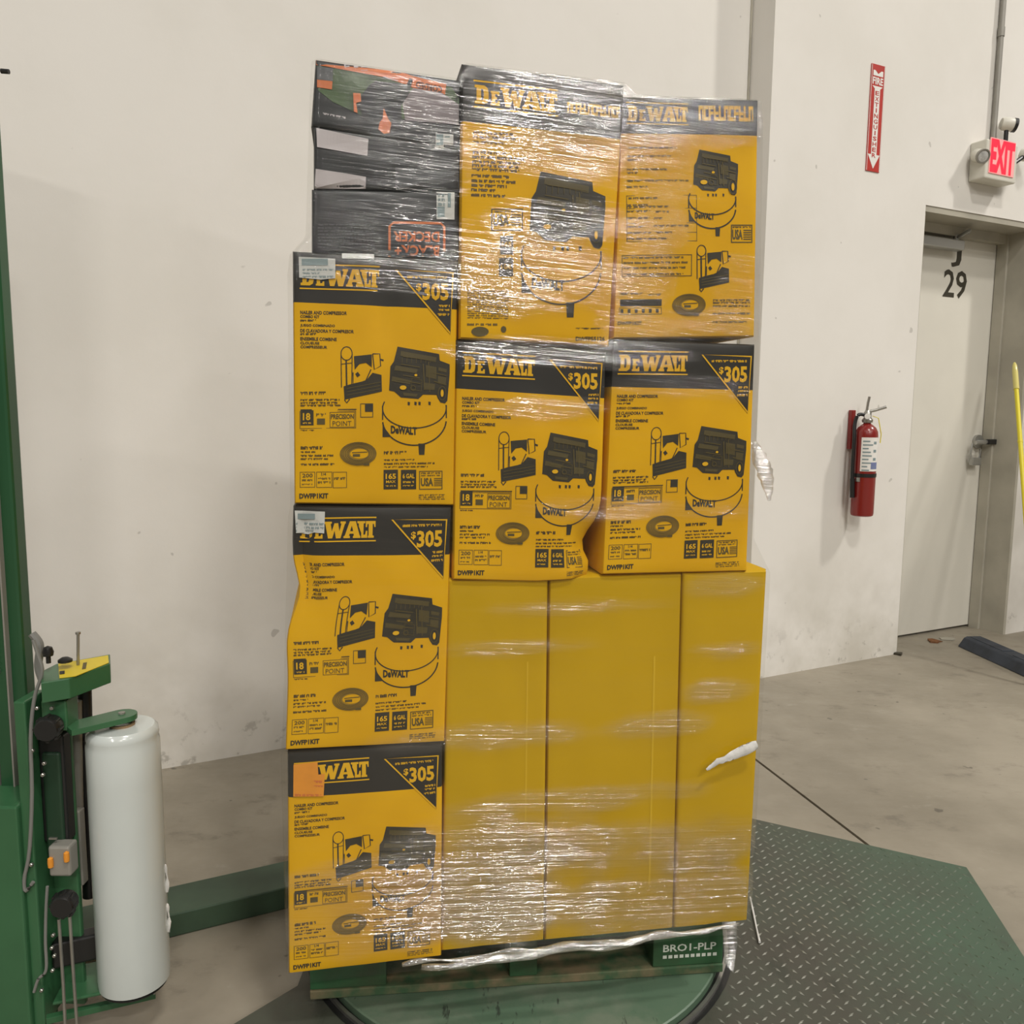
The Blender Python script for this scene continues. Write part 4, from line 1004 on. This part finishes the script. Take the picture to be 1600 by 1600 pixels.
# loose film fringe at the roll edge
for (u, v) in ((259, 1350), (262, 1412)):
    pth = pline([at(u-5, v, 1.48), at(u, v+8, 1.48), at(u+3, v+26, 1.48), at(u, v+44, 1.48)], 8)
    crumple(pth, lambda q: .003+.002*math.sin(q*9), int(u)).build('loose_film', M_CLEARW, roll, smooth=True)

# ------------------------------------------------------------------ fire extinguisher and sign
EO = OFF_R-.070
ew, _ = wpx(1350, 745, EO); ez0 = wpx(1347, 806, EO)[1]
ec = WP(ew, ez0, EO)
ext = thing('fire_extinguisher', ec, 'red fire extinguisher hanging on the white wall left of the door', 'extinguisher')
er = .049
MB().lathe(ec, Z, [(.040, 0), (.047, .004), (er, .014), (er, .360), (.047, .380), (.038, .398), (.024, .410), (.016, .415), (.016, .43)], 32).build('cylinder_body', M_RED, ext, smooth=True)
tocam = (CO-ec); tocam.z = 0; tocam.normalize(); side = Vector((-tocam.y, tocam.x, 0))  # side points to camera-left? (ccw)
if side.dot(rt) < 0: side = -side
def curved(mb, z0, z1, a0, a1, r, n=14):
    b = len(mb.v)
    for i in range(n+1):
        a = R(a0+(a1-a0)*i/n); d = tocam*math.cos(a)+side*math.sin(a)
        for z in (z0, z1): mb.v.append(ec+d*r+Z*z)
        for z in (z0, z1): mb.v.append(ec+d*(r-.001)+Z*z)
    for i in range(n):
        q = b+4*i; mb.f.append([q, q+4, q+5, q+1]); mb.m.append(0); mb.f.append([q+2, q+3, q+7, q+6]); mb.m.append(0)
    return mb
lb = curved(MB(), .205, .355, -22, 88, er+.0012).build('instruction_label', M_SIGNW, ext, label='white instruction label')
ik = MB()
for k in range(9): curved(ik, .335-.016*k, .341-.016*k, -14, -14+[34, 50, 28, 40, 46, 30, 44, 26, 36][k], er+.0018, 6)
for k in range(4): curved(ik, .325-.036*k, .337-.036*k, 40, 58, er+.0018, 4)
ik.build('label_print', M_PAPERB, lb, kind='stuff')
curved(MB(), .215, .245, 30, 72, er+.0018).build('label_print', M_BLUEINK, lb)
curved(MB(), .178, .194, -179, 179, er+.0022, 40).build('strap', M_BLACK, ext)
curved(MB(), .158, .176, -40, -18, er+.003).build('strap_buckle', M_STEEL, ext)
v0 = ec+Z*.42
MB().lathe(v0, Z, [(.022, 0), (.024, .012), (.016, .022), (.016, .045), (.010, .055)], 16).build('valve', M_STEEL, ext, smooth=True)
MB().tube([v0+Z*.045-side*.01, v0+Z*.055+side*.03, v0+Z*.07+side*.075], .0065, 8).build('carry_handle', M_STEEL, ext, smooth=True)
MB().tube([v0+Z*.05-side*.005, v0+Z*.085-side*.002, v0+Z*.115+side*.003], .006, 8).build('squeeze_lever', M_STEEL, ext, smooth=True)
MB().lathe(v0+Z*.028, tocam, [(.013, .012), (.013, .024), (.0001, .025)], 14).build('pressure_gauge', M_SIGNW, ext, smooth=True)
MB().tube([v0+Z*.03+side*.02, v0+Z*.02+side*.045, v0-Z*.05+side*.06, v0-Z*.09+side*.058], .002, 6).build('safety_tag_cord', M_POLE, ext)
MB().tube(smooth_path([v0+Z*.03, v0+Z*.035-side*.035+tocam*.02, v0-side*.05+tocam*.025, v0-Z*.08-side*.05+tocam*.035, v0-Z*.2-side*.05+tocam*.038, v0-Z*.27-side*.048+tocam*.04]), .008, 10).build('discharge_hose', M_BLACK, ext, smooth=True)
MB().cyl(v0-Z*.25-side*.048+tocam*.04, v0-Z*.335-side*.044+tocam*.042, .0105, 12).build('nozzle', M_BLACK, ext, smooth=True)
hk = MB(); wq = ew-.045
wbox(hk, wq, wq+.024, ez0+.30, ez0+.475, OFF_R-.024, OFF_R-.002); hk.build('wall_bracket', M_RED, ext, bevel=.003)

s0, z1s = wpx(1362.5, 98.5, OFF_R-.004); s1, _ = wpx(1383.5, 100, OFF_R-.004); z0s = wpx(1364, 268, OFF_R-.004)[1]
s1 = s0+.084
sg = thing('extinguisher_sign', WP((s0+s1)/2, z0s, OFF_R), 'tall narrow red FIRE EXTINGUISHER sign with a white arrow', 'sign')
pw = MB(); wbox(pw, s0, s1, z0s, z1s, OFF_R-.004, OFF_R-.0005); pw.build('sign_plate', M_SIGNR, sg)
SP = lambda x, y, o: WP(s0+(s1-s0)*x, z1s-(z1s-z0s)*y, OFF_R-.004-o)
a = Ink().poly([(.14, .055), (.86, .055), (.86, .105), (.14, .105)]); a.poly([(.30, .225), (.12, .20), (.88, .20), (.70, .225), (.70, .84), (.94, .84), (.5, .975), (.06, .84), (.30, .84)])
a.rect(.02, .003, .05, .997); a.rect(.95, .003, .98, .997)
a.build('arrow_print', M_SIGNW, sg, SP, .0006)
Ink().poly([(.28, .055), (.72, .055), (.5, .085)]).build('chevron_print', M_SIGNR, sg, SP, .001)
Ink().text('FIRE', .12, .118, .88, .185, .03).build('sign_lettering', M_SIGNW, sg, SP, .0006)
t = Ink()
for i, ch_ in enumerate('EXTINGUISHER'): t.text(ch_, .36 if ch_ != 'I' else .46, .245+i*.053, .64 if ch_ != 'I' else .54, .245+i*.053+.04, .02)
t.build('sign_lettering', M_SIGNR, sg, SP, .001)

# ------------------------------------------------------------------ exit sign and conduit
XO = OFF_R-.085
x0, z1x = wpx(1543, 216, XO); x1 = wpx(1592, 218, XO)[0]; z0x = wpx(1570, 284, XO)[1]
ex = thing('exit_sign', WP((x0+x1)/2, z0x, OFF_R), 'lit red EXIT sign with emergency lamp heads above the door', 'exit sign')
hb = MB(); wbox(hb, x0, x1, z0x, z1x, XO, OFF_R-.001); hb.build('housing', M_HOUS, ex, bevel=.006)
fx0 = wpx(1549, 216, XO-.004)[0]; fx1 = wpx(1588, 218, XO-.004)[0]; fz1 = wpx(1570, 219, XO-.004)[1]; fz0 = wpx(1567, 274, XO-.004)[1]
fb = MB(); wbox(fb, fx0, fx1, fz0, fz1, XO-.004, XO+.001); fb.build('lit_face', M_EXITF, ex)
Ink().text('EXIT', .02, .03, .98, .97, .05).build('exit_lettering', M_EXITL, ex, lambda x, y, o: WP(fx0+(fx1-fx0)*x, fz1-(fz1-fz0)*y, XO-.004-o), .0012)
def lamp_head(u, v, off, d, r, stalk, bez=None):
    w, z = wpx(u, v, off); p = WP(w, z, off); d = Vector(d).normalized()
    h_ = MB().lathe(p-d*.03, d, [(.0001, 0), (r*.8, .004), (r, .016), (r, .056), (r*.92, .06)], 20).build('lamp_head', M_HOUS, ex, smooth=True)
    MB().lathe(p+d*.0285, d, [(r*1.06, 0), (r*1.06, .014), (r*.9, .014), (r*.9, .01)], 20).build('lamp_bezel', bez or M_BLACK, h_, smooth=True)
    MB().lathe(p+d*.03, d, [(r*.88, 0), (r*.88, .008), (.0001, .014)], 20).build('lamp_lens', M_LENS, h_, smooth=True)
    MB().cyl(p, Vector(stalk), .010, 10).build('lamp_stalk', M_BLACK, h_)
wm, zm = wpx(1572, 212, OFF_R-.045)
lamp_head(1573, 194, OFF_R-.045, WD*.8+WN*.5-Z*.15, .030, WP(wm, z1x, OFF_R-.045))
lamp_head(1529, 243, OFF_R-.05, -WD*.35+WN*.9-Z*.35, .030, WP(x0+.01, (z0x+z1x)/2, OFF_R-.06), M_GREYM)
lamp_head(1603, 242, OFF_R-.06, WD*.35+WN*.9-Z*.35, .030, WP(x1-.01, (z0x+z1x)/2, OFF_R-.06), M_GREYM)
cw = 3.937
con = thing('conduit', WP(cw, z1x, OFF_R-.016), 'grey electrical conduit running up the wall from the exit sign', 'conduit')
MB().cyl(WP(cw, z1x+.003, OFF_R-.016), WP(cw, 3.55, OFF_R-.016), .0125, 14).build('conduit_pipe', M_GREYM, con, smooth=True)
MB().cyl(WP(cw, 2.93, OFF_R-.016), WP(cw, 2.97, OFF_R-.016), .0155, 14).build('coupling', M_GREYM, con, smooth=True)
jb = MB(); wbox(jb, cw-.026, cw+.026, z1x+.003, z1x+.028, OFF_R-.04, OFF_R-.001); jb.build('junction_box', M_GREYM, con, bevel=.004)

# door numerals
nd = lambda x, y, o: WP(x, y, OFF_D-o)
t = Ink(); t.text('29', 3.937, 1.90, 4.118, 1.76, .015)
t.v = [(a, 1.90+1.76-b) if False else (a, b) for a, b in t.v]
t.build('door_number', M_INK, dr, nd, .001)
t = Ink(); t.text('J', 3.985, 2.068, 4.062, 1.915, .015); t.build('door_letter', M_INK, dr, nd, .001)

# ------------------------------------------------------------------ pole, rubber strip, leaves
p1 = onp(1585, 566, -WN*(OFF_R-.02), WN); p0_ = onz(1622, 1075)
pole = thing('yellow_pole', p0_, 'yellow pole with a clear tip leaning on the wall right of the door', 'pole')
pd = (p1-p0_).normalized(); tip = p1-pd*.16
MB().cyl(p0_+Z*.004, tip, .0105, 14).build('pole_shaft', M_POLE, pole, smooth=True)
MB().lathe(tip, pd, [(.0135, 0), (.0135, .10), (.011, .14), (.0045, .158)], 16).build('pole_tip', mat('clear_yellow_tip', (.62, .55, .18), .2), pole, smooth=True)
MB().lathe(tip-pd*.30, pd, [(.012, 0), (.012, .012)], 14).build('pole_collar', M_POLE, pole, smooth=True)
e0 = onz(1496, 1010); e1 = onz(1600, 1058); ed = (e1-e0).normalized(); ep = Vector((-ed.y, ed.x, 0))
if ep.x < 0: ep = -ep
rub = thing('rubber_floor_strip', e0+ed*.6+ep*.07, 'dark blue-grey rubber strip lying on the floor by the door', 'rubber strip')
prof = [(0, 0.0), (.03, .045), (.045, .052), (.115, .052), (.13, .045), (.16, 0.0)]
MB().prism([e0+ep*x+Z*(z+.001) for x, z in prof], ed*1.3).build('strip_body', M_RUB, rub, bevel=.004)
for k in (.02, .34, .70, 1.05): MB().box(e0+ed*k+ep*.05+Z*.0525, ed*.25, ep*.06, Z*.003).build('tread_pad', M_RUB, rub, bevel=.001)
LV = [(1461, 1003, 'small brown dry leaf on the floor in front of the door'), (1482, 999, 'pale scrap of debris on the floor nearer the door jamb'), (1404, 1023, 'dark chip lying at the corner of the doorway wall')]
for i, (u, v, lb_) in enumerate(LV):
    c = onz(u, v); random.seed(30+i); r = (.045, .05, .03)[i]
    pts = [c+Vector((math.cos(k*.785)*r*random.uniform(.5, 1.2), math.sin(k*.785)*r*.7*random.uniform(.5, 1.2), .003+.008*random.random())) for k in range(8)]
    mb = MB(); mb.v = [c+Z*.012]+pts+[Vector((q.x, q.y, .001)) for q in pts]
    for k in range(8): mb.f.append([0, 1+k, 1+(k+1) % 8]); mb.m.append(0); mb.f.append([1+k, 9+k, 9+(k+1) % 8, 1+(k+1) % 8]); mb.m.append(0)
    o = mb.build(('dry_leaf', 'paper_scrap', 'debris_chip')[i], (M_LEAF, M_FRAME, M_INK)[i]); tag(o, lb_, ('leaf', 'debris', 'debris')[i])
